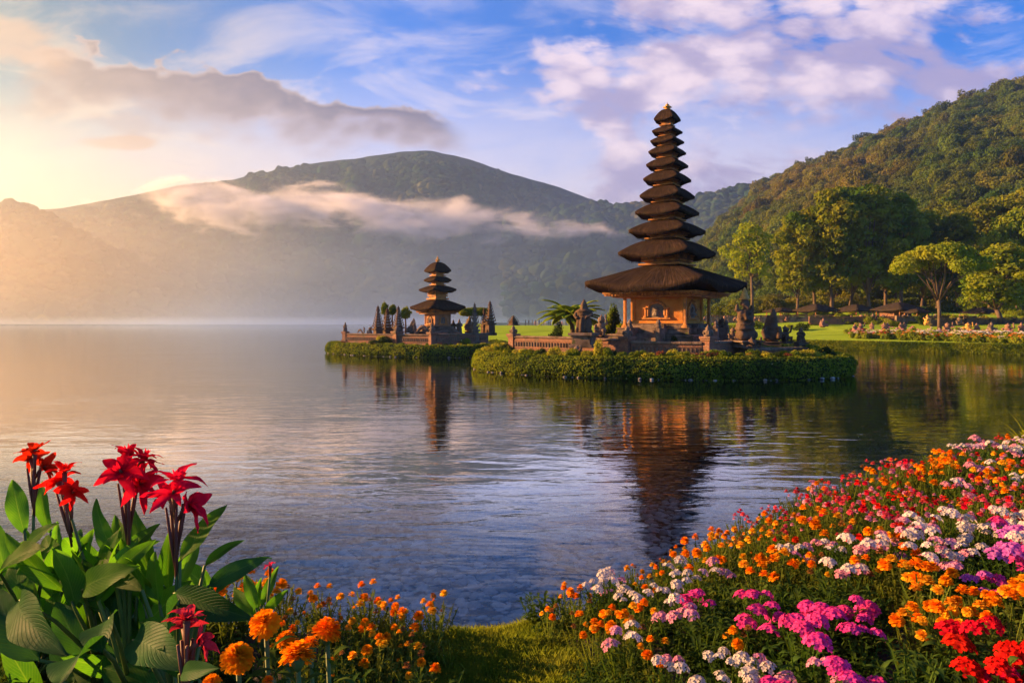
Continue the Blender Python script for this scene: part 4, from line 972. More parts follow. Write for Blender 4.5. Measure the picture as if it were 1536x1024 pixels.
# ---- small island
sa, sb, sc_, sd_ = XY(516, 61.5), XY(596, 57.6), XY(648, 55.6), XY(733, 60.5)
for (a, b, z1, lab) in ((sa, sb, 1.75, 'brick wall at the open lake end of the small island'), (sb, sc_, 1.75, 'brick wall left of the corner pillar before the small pagoda'), (sc_, sd_, 1.80, 'shaded brick wall right of the corner pillar on the small island')):
    a2, b2 = ins(a, b, .22); lowwall('brick_wall', lab, a2, b2, G2, z1, balus=True)
pillar('corner pillar with a carved bud below the small pagoda', sc_[0], sc_[1], G2, 1.95, .5, .75)
pillar('pale pillar under the dark spire on the small island', sb[0], sb[1], G2, 2.0, .6, .5)
statue('standing', 'small figure on the outermost pillar of the small island', 518, 61.3, 482, 512, .5, R(-30), 'stone')
statue('naga', 'arched stone dragon lying along the wall top of the small island', 541, 60.6, 492, 502, 0, R(-30), 'stone', wide=.8, name='dragon_statue')
statue('demon', 'stubby stone figure between dragon and first shrine', 555, 60.3, 489, 503, 0, R(-20), 'stone')
shrine('dark pointed stone shrine nearest the dragon on the small island', 567, 60.0, 458, 512, 12, .6, 'darkstone', 7, 1)
shrine('dark pointed stone shrine under the tall bushy topiary', 581, 61.5, 462, 512, 13, .6, 'darkstone', 6, 2)
shrine('dark pointed shrine spire between topiary and round tree', 597.5, 58.5, 459, 508, 12, .6, 'darkstone', 7, 3)
statue('leaning', 'pale seated figure left of the small pagoda', 619, 59.5, 477, 503, .1, R(-20), 'stone', pedmat='stone', wide=1.2)
statue('naga', 'curled stone dragon guarding the steps of the small pagoda', 632, 58.6, 485, 502, 0, R(150), 'stone', wide=.9, name='dragon_statue')
statue('standing', 'thin dark figure just right of the small pagoda', 680, 62, 478, 504, .15, 0, 'darkstone')
statue('standing', 'sunlit figure second to the right of the small pagoda', 689, 61.5, 477, 504, .15, 0, 'stone')
statue('leaning', 'hooded stone figure under the flat umbrella tree', 703, 63.5, 473, 501, .15, 0, 'stone')
shrine('grey stone shrine with long pillar under the umbrella tree', 712, 59.3, 454, 517, 10, .6, 'stone', 5, 4)
shrine('slim dark shrine second from the right end of the small island', 726, 62, 462, 503, 8, .6, 'darkstone', 6, 5)
shrine('tall shrine with ragged gilded tip at the right end of the small island', 735, 61.5, 451, 503, 12, .6, 'darkstone', 6, 6)
shrine('round topped dark stone shrine standing on the far lawn', 770, 66.0, 473, 488, 11, .6, 'darkstone', 4, 7)
# ------------------------------------------------------------------ trees of the park
def tree_meshes(seed, Ht, Rc, base=.22, nl=26, leaf=.42, dens=.85, mat='crown', lean=0.0, flat=1.0, limbs=9, trunk_r=.34, fork=.22, umb=False):
    r_ = np.random.default_rng(seed); lobes = []; zb = Ht * base; hc = Ht - zb
    for i in range(nl):
        f = (i + .5) / nl
        if umb:
            a = i * 2.4; q = math.sqrt(r_.uniform(.02, 1)) * Rc * .82; z = Ht * .66 + (1 - (q / Rc) ** 2) * Ht * .22 + r_.normal(0, .04) * Ht; s_ = Rc * r_.uniform(.17, .30)
        else:
            a = i * 2.4 + r_.uniform(-.5, .5); v_ = f; pr = math.sin(math.pi * min(.97, v_ * .80 + .17)) ** .6
            q = Rc * pr * r_.uniform(.25, .95) * .8; z = zb + hc * (.10 + .80 * v_); s_ = Rc * r_.uniform(.20, .36)
        lobes.append((q * math.cos(a) + lean * z, q * math.sin(a), z, s_, s_ * r_.uniform(.5, .72) * flat))
    V, Fs = lobecloud(lobes, leaf, dens, r_, inner=.4)
    crown = npmesh('crown', V, Fs, M[mat])
    mb = MB(); fz = Ht * fork; pts = [(0, 0, -.4), (.05, 0, fz * .4), (lean * fz + r_.normal(0, .15), r_.normal(0, .15), fz)]
    mb.tube(pts, [trunk_r * 1.35, trunk_r, trunk_r * .85], 10)
    top = Vector(pts[-1])
    for j in range(limbs):
        L_ = lobes[int((j + .5) / limbs * nl)]; e = Vector(L_[:3]); m1 = top.lerp(e, .35) + Vector((r_.normal(0, .25), r_.normal(0, .25), .12 * Ht * r_.uniform(-.1, .5))); m2 = top.lerp(e, .7) + Vector((0, 0, .03 * Ht))
        q = trunk_r * r_.uniform(.35, .6); mb.tube([top - Vector((0, 0, .3)), m1, m2, e], [q, q * .75, q * .45, q * .15], 7)
        for s_ in range(2):
            L2_ = lobes[r_.integers(0, nl)]; e2 = Vector(L2_[:3])
            if (e2 - m2).length < Rc: mb.tube([m1.lerp(m2, .5), m1.lerp(e2, .5) + Vector((0, 0, .3)), e2], [q * .4, q * .28, q * .08], 5)
    return crown, mb.mesh('trunk', M['bark'], True)
def put_tree(name, label, meshes, px, Y, rz=0.0, s_=1.0, group=None, z=None, cat='tree'):
    x = (px - 768) * Y / F; zz = float(park_z(x, Y)) if z is None else z
    root = thing(name, label, cat, (x, Y, zz), rz, group); root.scale = (s_, s_, s_) if not isinstance(s_, tuple) else s_
    part('crown', meshes[0], root); part('trunk', meshes[1], root); return root
TP = [tree_meshes(200 + i, 21, 6.4, .13, 36, .40, .8, 'crown', fork=.14 + .05 * (i % 3), limbs=11 + i % 3, trunk_r=.3) for i in range(4)]
TB_ = [tree_meshes(220 + i, 15, 6.5, .18, 32, .36, .85, 'crown_bright', fork=.18) for i in range(2)]
TU = tree_meshes(230, 12.2, 6.0, .5, 34, .25, .95, 'crown_bright', umb=True, fork=.36, limbs=14, trunk_r=.24)
TSl = tree_meshes(240, 19, 3.6, .42, 18, .34, .7, 'crown', fork=.45, limbs=8, trunk_r=.2)
row = [  # px, Y, height scale (1 = 21 m), mesh, label
    (1196, 128, .93, 0, 'tall leafy park tree at the lake end of the tree row'), (1222, 134, 1.02, 1, 'forked park tree behind the first thatched pavilion'), (1248, 126, 1.14, 2, 'tall park tree rising over the second thatched pavilion'),
    (1276, 133, 1.22, 3, 'highest tree of the park row with a domed top'), (1303, 126, 1.16, 0, 'park tree right of the highest domed one in the row'), (1328, 136, 1.14, 1, 'dark park tree behind the big dark pavilion roof'),
    (1352, 127, 1.10, 2, 'park tree left of the broad umbrella shaped tree'), (1383, 138, 1.05, 3, 'shaded tree standing behind the umbrella shaped tree'), (1437, 134, .98, 0, 'shaded tree behind the right side of the umbrella shaped tree'),
    (1484, 142, 1.18, 1, 'tall tree behind the golden low tree near the right edge'), (1525, 140, 1.15, 2, 'tall tree at the right edge of the park row'), (1590, 130, 1.3, 3, 'big tree just past the right end of the park row')]
for i, (px, Y, s_, k, lab) in enumerate(row):
    put_tree('park_tree', lab, TP[k], px, Y, i * 1.3, (s_ * .95, s_ * .95, s_), 'tall trees in a row behind the pavilions')
put_tree('pale_tree', 'pale feathery tree alone at the left end of the park trees', tree_meshes(250, 17.5, 5.6, .34, 18, .34, .55, 'crown_bright', fork=.42, limbs=10, trunk_r=.26), 1128, 122, 0, 1.0)
put_tree('umbrella_tree', 'wide umbrella shaped tree on the lawn behind the flower border', TU, 1409, 84, .4, .93)
put_tree('golden_tree', 'low spreading golden green tree at the right edge by the border', TB_[0], 1500, 92, .2, (.98, .98, .72))
put_tree('bright_tree', 'bright green round tree above the golden tree at the right edge', TB_[1], 1530, 118, .9, (1.05, 1.05, 1.22))
put_tree('slender_tree', 'thin tall tree with an open crown above the umbrella tree', TSl, 1422, 165, 0, 1.45, z=6.5)
put_tree('slender_tree', 'second thin tree on the slope left of the open crowned one', TSl, 1392, 176, 2.0, 1.25, z=7.5)
for i, (px, Y, hs_) in enumerate([(1455, 158, 1.3), (1500, 165, 1.5), (1545, 160, 1.6), (1405, 150, 1.0), (1345, 156, 1.15), (1300, 158, 1.1), (1255, 160, 1.0)]):
    put_tree('slope_tree', 'big tree at the foot of the forested slope behind the park row', TP[(i + 1) % 4], px, Y, i * 2.1, hs_ * .95, 'trees at the foot of the forested slope')
# undergrowth at the foot of the slope behind the trunks
ur = np.random.default_rng(12); k = 420; uu = ur.uniform(.30, .92, k); uy = ur.uniform(150, 215, k)
up_ = np.stack([uu * uy, uy, park_z(uu * uy, uy) + 1.0 + (uy - 150) * .04], 1)
instances('slope_undergrowth', up_, ur.integers(0, 6, k), ur.uniform(0, 6.28, (k, 3)) * np.array([0, 0, 1]), ur.uniform(2.2, 4.6, (k, 1)) * np.ones((1, 3)), nearc, kind='stuff', label='dense undergrowth behind the park trunks')

# ------------------------------------------------------------------ topiary and palms on the islands
def topiary(label, px, Y, ytop, ycrown, ybot, wpx, mat='hedge', z0=None, flat=False, name='topiary_tree'):
    k = Y / F; c = P(px, ybot, Y); z0 = c.z if z0 is None else z0; zt = zp(ytop, Y); zc = zp(ycrown, Y); r_ = wpx * k / 2; g = np.random.default_rng(int(px))
    root = thing(name, label, 'tree', (c.x, Y, z0))
    if flat: lobes = [(g.uniform(-1, 1) * r_ * .7, g.uniform(-1, 1) * r_ * .6, (zc + zt) / 2 - z0 + g.uniform(-.1, .1) * (zt - zc), r_ * .36, (zt - zc) * .5) for _ in range(16)]
    else:
        n_ = 9; lobes = [(g.normal(0, .16) * r_, g.normal(0, .16) * r_, zc - z0 + (zt - zc) * (.12 + .8 * i / n_), r_ * (.9 if i < n_ * .55 else .9 - .75 * (i / n_ - .55) / .45) * .8, (zt - zc) * .16) for i in range(n_)]
    V, Fs = lobecloud(lobes, .10, 1.2, g, inner=.25); part('crown', npmesh('crown', V, Fs, M[mat]), root)
    mb = MB(); mb.tube([(0, 0, -.1), (.04, 0, (zc - z0) * .5), (0, 0, (zc - z0) + (zt - zc) * .5)], [.11, .08, .05], 8)
    if flat:
        for i in range(6): mb.tube([(0, 0, (zc - z0) * .75), (math.cos(i * 1.05) * r_ * .6, math.sin(i * 1.05) * r_ * .5, (zc + zt) / 2 - z0)], [.04, .02], 5)
    part('trunk', mb.mesh('trunk', M['bark'], True), root); return root
topiary('tall bushy golden topiary between two dark shrines on the small island', 577, 62.5, 451, 471, 505, 13, 'hedge')
topiary('smaller leaning topiary right of the tall bushy one', 588, 63, 455, 472, 505, 15, 'hedge')
topiary('round ball shaped green tree left of the small pagoda', 608, 62.5, 459, 477, 505, 18, 'crown_bright')
topiary('flat topped green umbrella tree right of the small pagoda', 711, 63.5, 462, 473, 505, 46, 'hedge', flat=True, name='flat_topiary_tree')
def palm_fronds(n_, L_, seed, wleaf=.05, droop=.9, lean=(0, 0), up0=.9):
    """pinnate fronds: curved rachis with two rows of leaflets"""
    r_ = np.random.default_rng(seed); mb = MB(); V = []; 
    for i in range(n_):
        a = i * 2.4 + r_.uniform(-.2, .2); e0 = up0 - .9 * (i / n_) + r_.uniform(-.1, .1); p = Vector((0, 0, 0)); pts = [p.copy()]; l = L_ * r_.uniform(.8, 1.1)
        for j in range(12):
            e = e0 - droop * (j / 12) ** 1.5; p = p + Vector((math.cos(a) * math.cos(e), math.sin(a) * math.cos(e), math.sin(e))) * l / 12; pts.append(p.copy())
        mb.tube(pts, [.022 * (1 - .8 * q / 12) * L_ for q in range(13)], 4)
        side = Vector((-math.sin(a), math.cos(a), 0))
        for j in range(2, 36):
            t_ = j / 36 * 12; k = min(11, int(t_)); q = pts[k].lerp(pts[k + 1], t_ - k); d = (pts[k + 1] - pts[k]).normalized()
            ll = L_ * .24 * math.sin(math.pi * min(1, j / 36 * .9 + .12)) ** .7
            for s_ in (-1, 1):
                tip = q + (side * s_ * .85 + d * .55 + Vector((0, 0, .10))).normalized() * ll
                w_ = d * wleaf * L_ * .5; b = len(mb.v); mb.v += [tuple(q - w_), tuple(q.lerp(tip, .5) + Vector((0, 0, .02 * L_)) - w_ * .4), tuple(tip), tuple(q.lerp(tip, .5) + Vector((0, 0, .02 * L_)) + w_ * 1.2), tuple(q + w_)]
                mb.f.append([b, b + 1, b + 2, b + 3, b + 4])
    return mb
M['palm'] = surf('palm_leaflets', [(.28, .40, .03), (.36, .46, .045)], 3, .5, 0, trans=.45, transc=(1.4, 1.3, .5), coords='World')
pc = P(858, 512, 45.5); root = thing('sago_palm', 'bright green sago palm behind the robed statue', 'palm', (pc.x, pc.y, .9))
hz_ = zp(478, 45.5) - .9
part('fronds', palm_fronds(40, 2.25, 5, .13, 1.0).mesh('fronds', M['palm']), root, loc=(0, 0, hz_))
mb = MB(); mb.tube([(0, 0, -.1), (.05, 0, hz_ * .5), (0, 0, hz_)], [.2, .17, .15], 10); part('trunk', mb.mesh('trunk', M['bark'], True), root)
# round shrubs and bedding on the big island
def shrub_mesh(seed, leaf=.07, mat='hedge', tall=1.0, nl=7):
    g = np.random.default_rng(seed); lobes = [(g.normal(0, .3), g.normal(0, .3), g.uniform(.2, .75) * tall, g.uniform(.28, .45), g.uniform(.25, .4) * tall) for _ in range(nl)]
    V, Fs = lobecloud(lobes, leaf, .9, g, inner=.5); V[:, 2] = np.maximum(V[:, 2], 0.0); return npmesh('leafy_mound', V, Fs, M[mat])
M['yellowleaf'] = surf('yellow_green_leaves', [(.30, .32, .03), (.42, .38, .05)], 3, .5, 0, trans=.35, transc=(1.3, 1.2, .5), coords='World')
M['darkleaf'] = surf('dark_leaves', [(.025, .05, .012), (.045, .07, .015)], 3, .6, 0, trans=.2, coords='World')
M['redleaf'] = surf('reddish_leaves', [(.28, .07, .04), (.20, .12, .04)], 3, .6, 0, trans=.3, coords='World')
def shrub(label, px, Y, ytop, ybot, wpx, mesh, group=None, z=None, rz=0.0, name='shrub'):
    c = P(px, ybot, Y); z0 = c.z if z is None else z; h = zp(ytop, Y) - z0; w_ = wpx * Y / F / 1.3
    o = link(name, mesh, loc=(c.x, c.y, z0), rot=(0, 0, rz), label=label, category='shrub'); o.scale = (w_, w_, h / 1.05)
    if group: o['group'] = group
    return o
SH = [shrub_mesh(i) for i in range(4)]; SHY = [shrub_mesh(10 + i, .09, 'yellowleaf', 1.0, 5) for i in range(3)]; SHD = [shrub_mesh(20 + i, .06, 'darkleaf') for i in range(3)]; SHR = [shrub_mesh(30 + i, .08, 'redleaf', 1, 5) for i in range(2)]
SHB = shrub_mesh(41, .08, 'crown_bright')
shrub('dark round shrub left of the sago palm stem', 840, 44.5, 482, 503, 22, SHD[0], z=.9)
shrub('dark bushy shrub behind the reddish statue', 920, 45, 462, 500, 26, SHD[1], z=.9)
shrub('sunlit shrub with pale tips left of the shrine post', 918, 47, 455, 480, 20, SHB, z=1.6)
shrub('low olive shrub between the reddish statue and the shrine steps', 932, 42.5, 484, 505, 24, SH[0], z=.9)
shrub('bright yellow bush on the lake bank below the robed statue', 900, 34.9, 509, 534, 18, SHY[0], z=.9)
shrub('small round green bush by the front corner pillar', 1040, 41, 505, 516, 18, SH[2], z=.9)
shrub('dark green clump on the terrace left of the corner pillar', 1020, 38.6, 500, 513, 22, SHD[2], z=.9)
shrub('flat juniper bush on the small island bank by the pale pillar', 582, 56.6, 504, 518, 30, SHD[0], z=.85)
shrub('yellow twisted bush climbing beside the pale pillar', 571, 57.6, 499, 516, 12, SHY[1], z=.85)
shrub('green bush growing against the shaded wall of the small island', 700, 57.6, 505, 519, 16, SH[1], z=.85)
br = np.random.default_rng(8)
def bedding(L, cen, group, labs, a0, a1, k, zr, seed, sz=(.17, .46), rr=(.80, .885)):
    g = np.random.default_rng(seed); n_ = len(L)
    for i in range(k):
        t_ = a0 + (a1 - a0) * (i + g.uniform(0, 1)) / k; p = L[int(t_ * n_) % n_]; q = cen + (p - cen) * g.uniform(*rr)
        j = g.choice(4, p=[.42, .28, .18, .12]); me = [SH, SHY, SHD, SHR][j][g.integers(0, 2)]; s_ = g.uniform(*sz)
        o = link('bedding_shrub', me, loc=(q[0], q[1], zr - .03), rot=(0, 0, g.uniform(0, 6)), label=labs[j], category='shrub', group=group + ' ' + ['green', 'yellow', 'dark', 'red'][j]); o.scale = (s_ * 1.3, s_ * 1.3, s_ * g.uniform(.8, 1.5))
bedding(L1, c1, 'bedding plants on the big island bank', ['small green bedding shrub between wall and hedge of the big island', 'small yellow bedding shrub between wall and hedge of the big island', 'small dark bedding shrub between wall and hedge of the big island', 'small red leaved plant between wall and hedge of the big island'], -.04, .60, 150, .92, 3)
bedding(L2, c2, 'bedding plants on the small island bank', ['small green bedding shrub on the small island bank', 'small yellow bedding shrub on the small island bank', 'small dark bedding shrub on the small island bank', 'small red leaved plant on the small island bank'], 0, .52, 60, .84, 4, (.14, .26), (.84, .9))
# yellow spiky clump at the left tip of the big island
shrub('spiky yellow clump at the left tip of the big island', 742, 41.0, 513, 524, 34, SHY[2], z=.98)
# ------------------------------------------------------------------ pavilions, terraces, figures in the park
M['roofp'] = surf('pavilion_thatch', [(.035, .028, .022), (.06, .046, .034)], 3, .9, .6, 18)
def pavilion(label, px, Y, wm, ytop, yeave, ybase, enclosed=False):
    c = P(px, ybase, Y); z0 = c.z; ze = zp(yeave, Y) - z0; zt = zp(ytop, Y) - z0; root = thing('thatched_pavilion', label, 'pavilion', (c.x, c.y, z0), .35)
    wm *= .82; me = roof_mesh(.12, wm / 2, zt, ze, .16, .12, 1.3, 64); me.materials[0] = M['roofp']; part('thatch_roof', me, root)
    for sx_ in (-1, 1):
        for sy_ in (-1, 1):
            mb = MB(); mb.lathe([(.16, 0), (.16, .2), (.09, .3), (.09, ze)], (sx_ * wm * .36, sy_ * wm * .36, 0), 8, sq=5); part('post', mb.mesh('post', M['wood']), root)
    mb = MB(); mb.box((0, 0, -.4), (wm * .86, wm * .86, 1.1), bev=.04); mb.box((0, 0, .12), (wm * .9, wm * .9, .12), bev=.03)
    if enclosed: mb.box((0, wm * .1, ze * .5), (wm * .62, wm * .5, ze))
    part('plinth', mb.mesh('plinth', M['brick']), root); return root
pavilion('small thatched pavilion nearest the pale tree', 1172, 116, 5.6, 461, 467, 480)
pavilion('pointed thatched pavilion under the forked tree', 1224, 112, 6.6, 455.5, 466, 482)
pavilion('thatched pavilion in the middle of the tree row', 1284, 114, 6.2, 456, 466, 482)
pavilion('large dark thatched pavilion left of the umbrella tree', 1347, 108, 7.2, 453, 465, 482, True)
pavilion('small round roofed pavilion beside the umbrella tree trunk', 1374, 104, 3.6, 463, 468, 482)
pavilion('dark pavilion half hidden behind the golden tree', 1470, 112, 6.0, 461, 469, 484)
pavilion('wide low roofed pavilion between the two left pavilions', 1196, 122, 5.0, 463, 468, 479)
# terrace walls: long low lines between lawn and trees
def twall(label, pts, Y, y0, y1, mat, th=.3):
    a = P(pts[0], y1, Y[0]); b = P(pts[1], y1, Y[1]); d = b - a; m_ = (a + b) / 2; h = zp(y0, (Y[0] + Y[1]) / 2) - m_.z; root = thing('garden_wall', label, 'wall', (m_.x, m_.y, m_.z), math.atan2(d.y, d.x))
    L_ = Vector((d.x, d.y)).length; mb = MB(); mb.box((0, 0, h * .3), (L_, th, h * 1.2)); n_ = int(L_ / 1.6)
    for i in range(n_ + 1): mb.box((-L_ / 2 + L_ * i / n_, 0, h * .55), (.3, th + .1, h * 1.3), bev=.02)
    part('wall_body', mb.mesh('wall_body', M[mat]), root); mb = MB(); mb.box((0, 0, h + .05), (L_ + .1, th + .24, .16), bev=.03); part('coping', mb.mesh('coping', M['darkstone']), root)
twall('long low garden wall under the left pavilions', (1060, 1262), (112, 106), 474, 482, 'stone')
twall('brick garden wall under the middle pavilions', (1215, 1345), (101, 99), 476, 484, 'brick')
twall('garden wall behind the umbrella tree trunk', (1345, 1462), (97, 99), 475, 483.5, 'stone')
twall('garden wall behind the row of figures at the right', (1395, 1560), (92, 92), 478, 487, 'darkstone')
twall('upper terrace wall between the pavilion posts and trunks', (1290, 1560), (119, 119), 468, 475, 'darkstone')
M['terra'] = surf('pinkish_stone', [(.20, .105, .075), (.30, .17, .12)], 3, .85, .5, 14)
gs = 0
def gstat(px, Y, yt, yb, kind, mat, lab, wide=1.5):
    return statue(kind, lab, px, Y, yt, yb, 0, (px * 7) % 1.5 - .7, mat, wide, name='garden_statue')
figs = [(1234, 90, 477, 491, 'leaning', 'terra', 'pink stone figure crouching alone at the edge of the lawn'), (1282, 80, 485, 498, 'standing', 'terra', 'first garden figure at the left end of the flower border'), (1291, 81, 484, 496, 'demon', 'terra', 'squat figure second from the left end of the flower border'),
        (1308, 84, 483, 494, 'standing', 'terra', 'slim figure above the red left end of the border'), (1326, 84, 483, 494, 'standing', 'terra', 'figure left one of the pair in the middle of the border'), (1331, 84, 483, 494, 'standing', 'terra', 'figure right one of the pair in the middle of the border'),
        (1351, 83, 483, 495, 'standing', 'terra', 'figure left one of the pair near the umbrella tree'), (1356.5, 83, 483, 495, 'standing', 'terra', 'figure right one of the pair near the umbrella tree'), (1391, 88, 471, 488, 'stacked', 'gold', 'taller yellowish carved figure left of the umbrella tree trunk'),
        (1421, 82, 483, 497, 'demon', 'terra', 'pink seated figure just right of the umbrella tree trunk'), (1439, 86, 475, 487, 'demon', 'stone', 'stone figure on the wall right of the umbrella tree'), (1452, 80, 483, 498, 'demon', 'gold', 'yellow headed figure in the border left of the golden tree'),
        (1465, 80, 484, 499, 'standing', 'terra', 'dusky figure right of the yellow headed one'), (1486, 79, 483, 499, 'leaning', 'stone', 'dark leaning figure in the border under the golden tree'), (1491, 79, 490, 499, 'demon', 'terra', 'tiny figure at the foot of the leaning one'),
        (1512, 78, 484, 501, 'demon', 'terra', 'red headed figure in the border near the right edge'), (1532, 78, 483, 498, 'standing', 'terra', 'last orange figure at the right edge of the border')]
for px, Y, yt, yb, kd, mt, lab in figs: gstat(px, Y, yt, yb, kd, mt, lab)
# row of small stone figures before the brick garden wall and along the far lawn
fr = np.random.default_rng(21)
for i in range(26):
    px = 1250 + i * 8.2 + fr.uniform(-3, 3); Y = fr.uniform(101, 112); kd = ['standing', 'demon', 'stacked', 'leaning'][i % 4]
    o = gstat(px, Y, 471 + fr.uniform(-1, 3), 483.5, kd, ['terra', 'stone', 'terra'][i % 3], 'one of many little carved figures before the pavilions', 1.4); o['group'] = 'little carved figures before the pavilions'
for i in range(22):
    px = 1040 + i * 7.6 + fr.uniform(-3, 3); Y = fr.uniform(108, 118); kd = ['demon', 'standing', 'leaning'][i % 3]
    o = gstat(px, Y, 473 + fr.uniform(-1, 3), 481.5, kd, ['terra', 'stone'][i % 2], 'one of many little carved figures between the big shrine and the pavilions', 1.6); o['group'] = 'little carved figures between shrine and pavilions'
# far people on the quay behind the lawn
def person_mesh(seed, cm):
    g = random.Random(seed); mb = MB(); 
    for s_ in (-1, 1): mb.tube([(s_ * .09, 0, .02), (s_ * .1, .02, .45), (s_ * .09, 0, .86)], [.05, .065, .09], 8); mb.ball((s_ * .09, -.06, .04), (.05, .12, .04), 8)
    mb.ball((0, 0, .95), (.17, .12, .16)); mb.ball((0, 0, 1.2), (.17, .11, .22)); mb.ball((0, 0, 1.38), (.2, .1, .1)); mb.tube([(0, 0, 1.4), (0, 0, 1.52)], [.06, .055], 8); mb.ball((0, -.01, 1.62), (.085, .1, .12), 10); mb.ball((0, -.11, 1.61), (.02, .02, .03), 6)
    for s_ in (-1, 1): mb.tube([(s_ * .2, 0, 1.4), (s_ * .26, .0, 1.12), (s_ * .24, -.08 - .1 * g.random(), .86)], [.055, .045, .035], 8); mb.ball((s_ * .24, -.12, .82), (.035, .03, .06), 6)
    return remeshed('body', mb, .03, cm, .004, 5)
pm = [surf('clothing_' + nm, [c1_, tuple(x * .8 for x in c1_)], 4, .8, 0) for nm, c1_ in (('dark', (.08, .06, .08)), ('pink', (.45, .25, .22)), ('white', (.6, .55, .5)), ('blue', (.12, .15, .28)))]
PMs = [person_mesh(i, pm[i]) for i in range(4)]
for i in range(24):
    px = 785 + i * 3.4 + fr.uniform(-1, 1) if i > 4 else 788 + i * 5.2; Y = fr.uniform(236, 262); x = (px - 768) * Y / F; k = i % 4 if i > 4 else 0
    o = link('person', PMs[k], loc=(x, Y, float(park_z(x, Y))), rot=(0, 0, fr.uniform(0, 6)), label='distant standing visitor in ' + ['dark', 'pink', 'pale', 'blue'][k] + ' clothes at the far edge of the lawn', category='person', group='distant visitors in %s clothes' % ['dark', 'pink', 'pale', 'blue'][k]); o.scale = (1.0, 1.0, 1.25 if i < 5 else 1.0)
mb = MB(); a = P(735, 484, 268); b = P(960, 484, 268); z_ = float(park_z(0, 255)) - .3; mb.box(((a.x + b.x) / 2, 268, z_ + .5), (b.x - a.x, 1.2, 1.1), bev=.1); mb.box(((a.x + b.x) / 2, 267.2, z_ + 1.15), (b.x - a.x, .3, .3), bev=.05)
link('quay_wall', mb.mesh('quay_wall', surf('pale_stone', [(.5, .42, .38), (.62, .55, .5)], 1, .8, .3)), label='low pale wall along the far end of the lawn', category='wall')
# flower border in front of the lawn figures
FLC = {'white': (.78, .74, .68), 'cream': (.75, .62, .45), 'pinkish': (.65, .25, .3), 'orange': (.8, .28, .04), 'red': (.5, .04, .03)}
BM = {k: surf('border_' + k, [c, tuple(x * .75 for x in c)], 3, .6, 0, trans=.3) for k, c in FLC.items()}
def border_plant(seed, k):
    g = np.random.default_rng(seed); lobes = [(g.normal(0, .16), g.normal(0, .16), g.uniform(.1, .4), .22, .2) for _ in range(4)]
    V, Fs = lobecloud(lobes, .09, .9, g, inner=.5); V[:, 2] = np.maximum(V[:, 2], 0); me = npmesh('foliage', V, Fs, M['hedge'])
    mb = MB(); 
    for i in range(7):
        p = (g.normal(0, .2), g.normal(0, .2), g.uniform(.42, .6)); mb.ball(p, (.045, .045, .035), 6)
        for q in range(5): mb.ball((p[0] + .06 * math.cos(q * 1.26), p[1] + .06 * math.sin(q * 1.26), p[2] - .01), (.03, .03, .015), 6)
    return me, mb.mesh('flowers', BM[k])
BP = {k: border_plant(i + 50, k) for i, k in enumerate(FLC)}
bi = np.random.default_rng(31)
for i in range(210):
    t_ = bi.random(); px = 1276 + 300 * t_; rowk = bi.integers(0, 4); Ys = np.interp(px, [1276, 1400, 1536, 1600], [75.5, 68, 60.5, 57.5]) + rowk * 1.9 + bi.uniform(-.5, .5)
    x = (px - 768) * Ys / F; 
    if Ys < 67 + 0 * px and px < 1300: continue
    k = ['orange', 'white', 'cream', 'pinkish'][rowk] if bi.random() < .75 else bi.choice(['white', 'cream', 'red', 'pinkish'])
    if px < 1300: k = bi.choice(['pinkish', 'red', 'cream'])
    me, fl = BP[k]; root = thing('border_plant', '%s flowering plant in the border before the lawn figures' % k, 'flower', (x, Ys, float(park_z(x, Ys)) - .02), bi.uniform(0, 6), '%s flowers in the lakeside border' % k)
    s_ = bi.uniform(1.0, 1.7); root.scale = (s_, s_, s_ * bi.uniform(.8, 1.2)); part('foliage', me, root); part('flowers', fl, root)
# rough grass fringe along the park shore
def fringe():
    g = np.random.default_rng(5); C_ = []; k = 170000
    x = g.uniform(5, 62, k); y = np.interp(x, [-20, -8, 5, 20, 30, 36, 45, 60, 90, 140], [95, 78, 74, 72, 71.5, 66, 55, 46, 32, 10]) + g.uniform(-1.6, 2.2, k)
    z = park_z(x, y); ok = (z > -.05) & (z < .80); x, y, z = x[ok], y[ok], z[ok]; nn_ = g.normal(0, 1, (len(x), 3)) * .6 + np.array([0, -.6, .5])
    V, Fs = leafquads(np.stack([x, y, z + .05], 1), nn_, g.uniform(.07, .19, len(x)), g); return npmesh('shore_grass', V, Fs, M['hedge'])
link('shore_grass', fringe(), kind='stuff', label='rough grass fringe along the park shore')

fs = np.random.default_rng(61)
for i, px in enumerate([22, 58, 64, 92, 99, 150, 214, 265, 330, 352, 431, 520, 548, 603]):
    Y = 742 + fs.uniform(0, 14) if px < 300 else 822 + fs.uniform(0, 10); s_ = fs.uniform(3.5, 6.5) * (1.3 if px in (64, 92, 99) else 1)
    root = thing('shore_tree', 'small round tree on the distant far shore of the lake', 'tree', ((px - 768) * Y / F, Y, .6), 0, 'small trees along the distant shore'); root.scale = (s_, s_, s_)
    cr = part('crown', nearc[i % 6], root, loc=(0, 0, .62)); mb = MB(); mb.tube([(0, 0, -.2), (0, 0, .5)], [.06, .05], 6); part('trunk', mb.mesh('trunk', M['bark']), root)

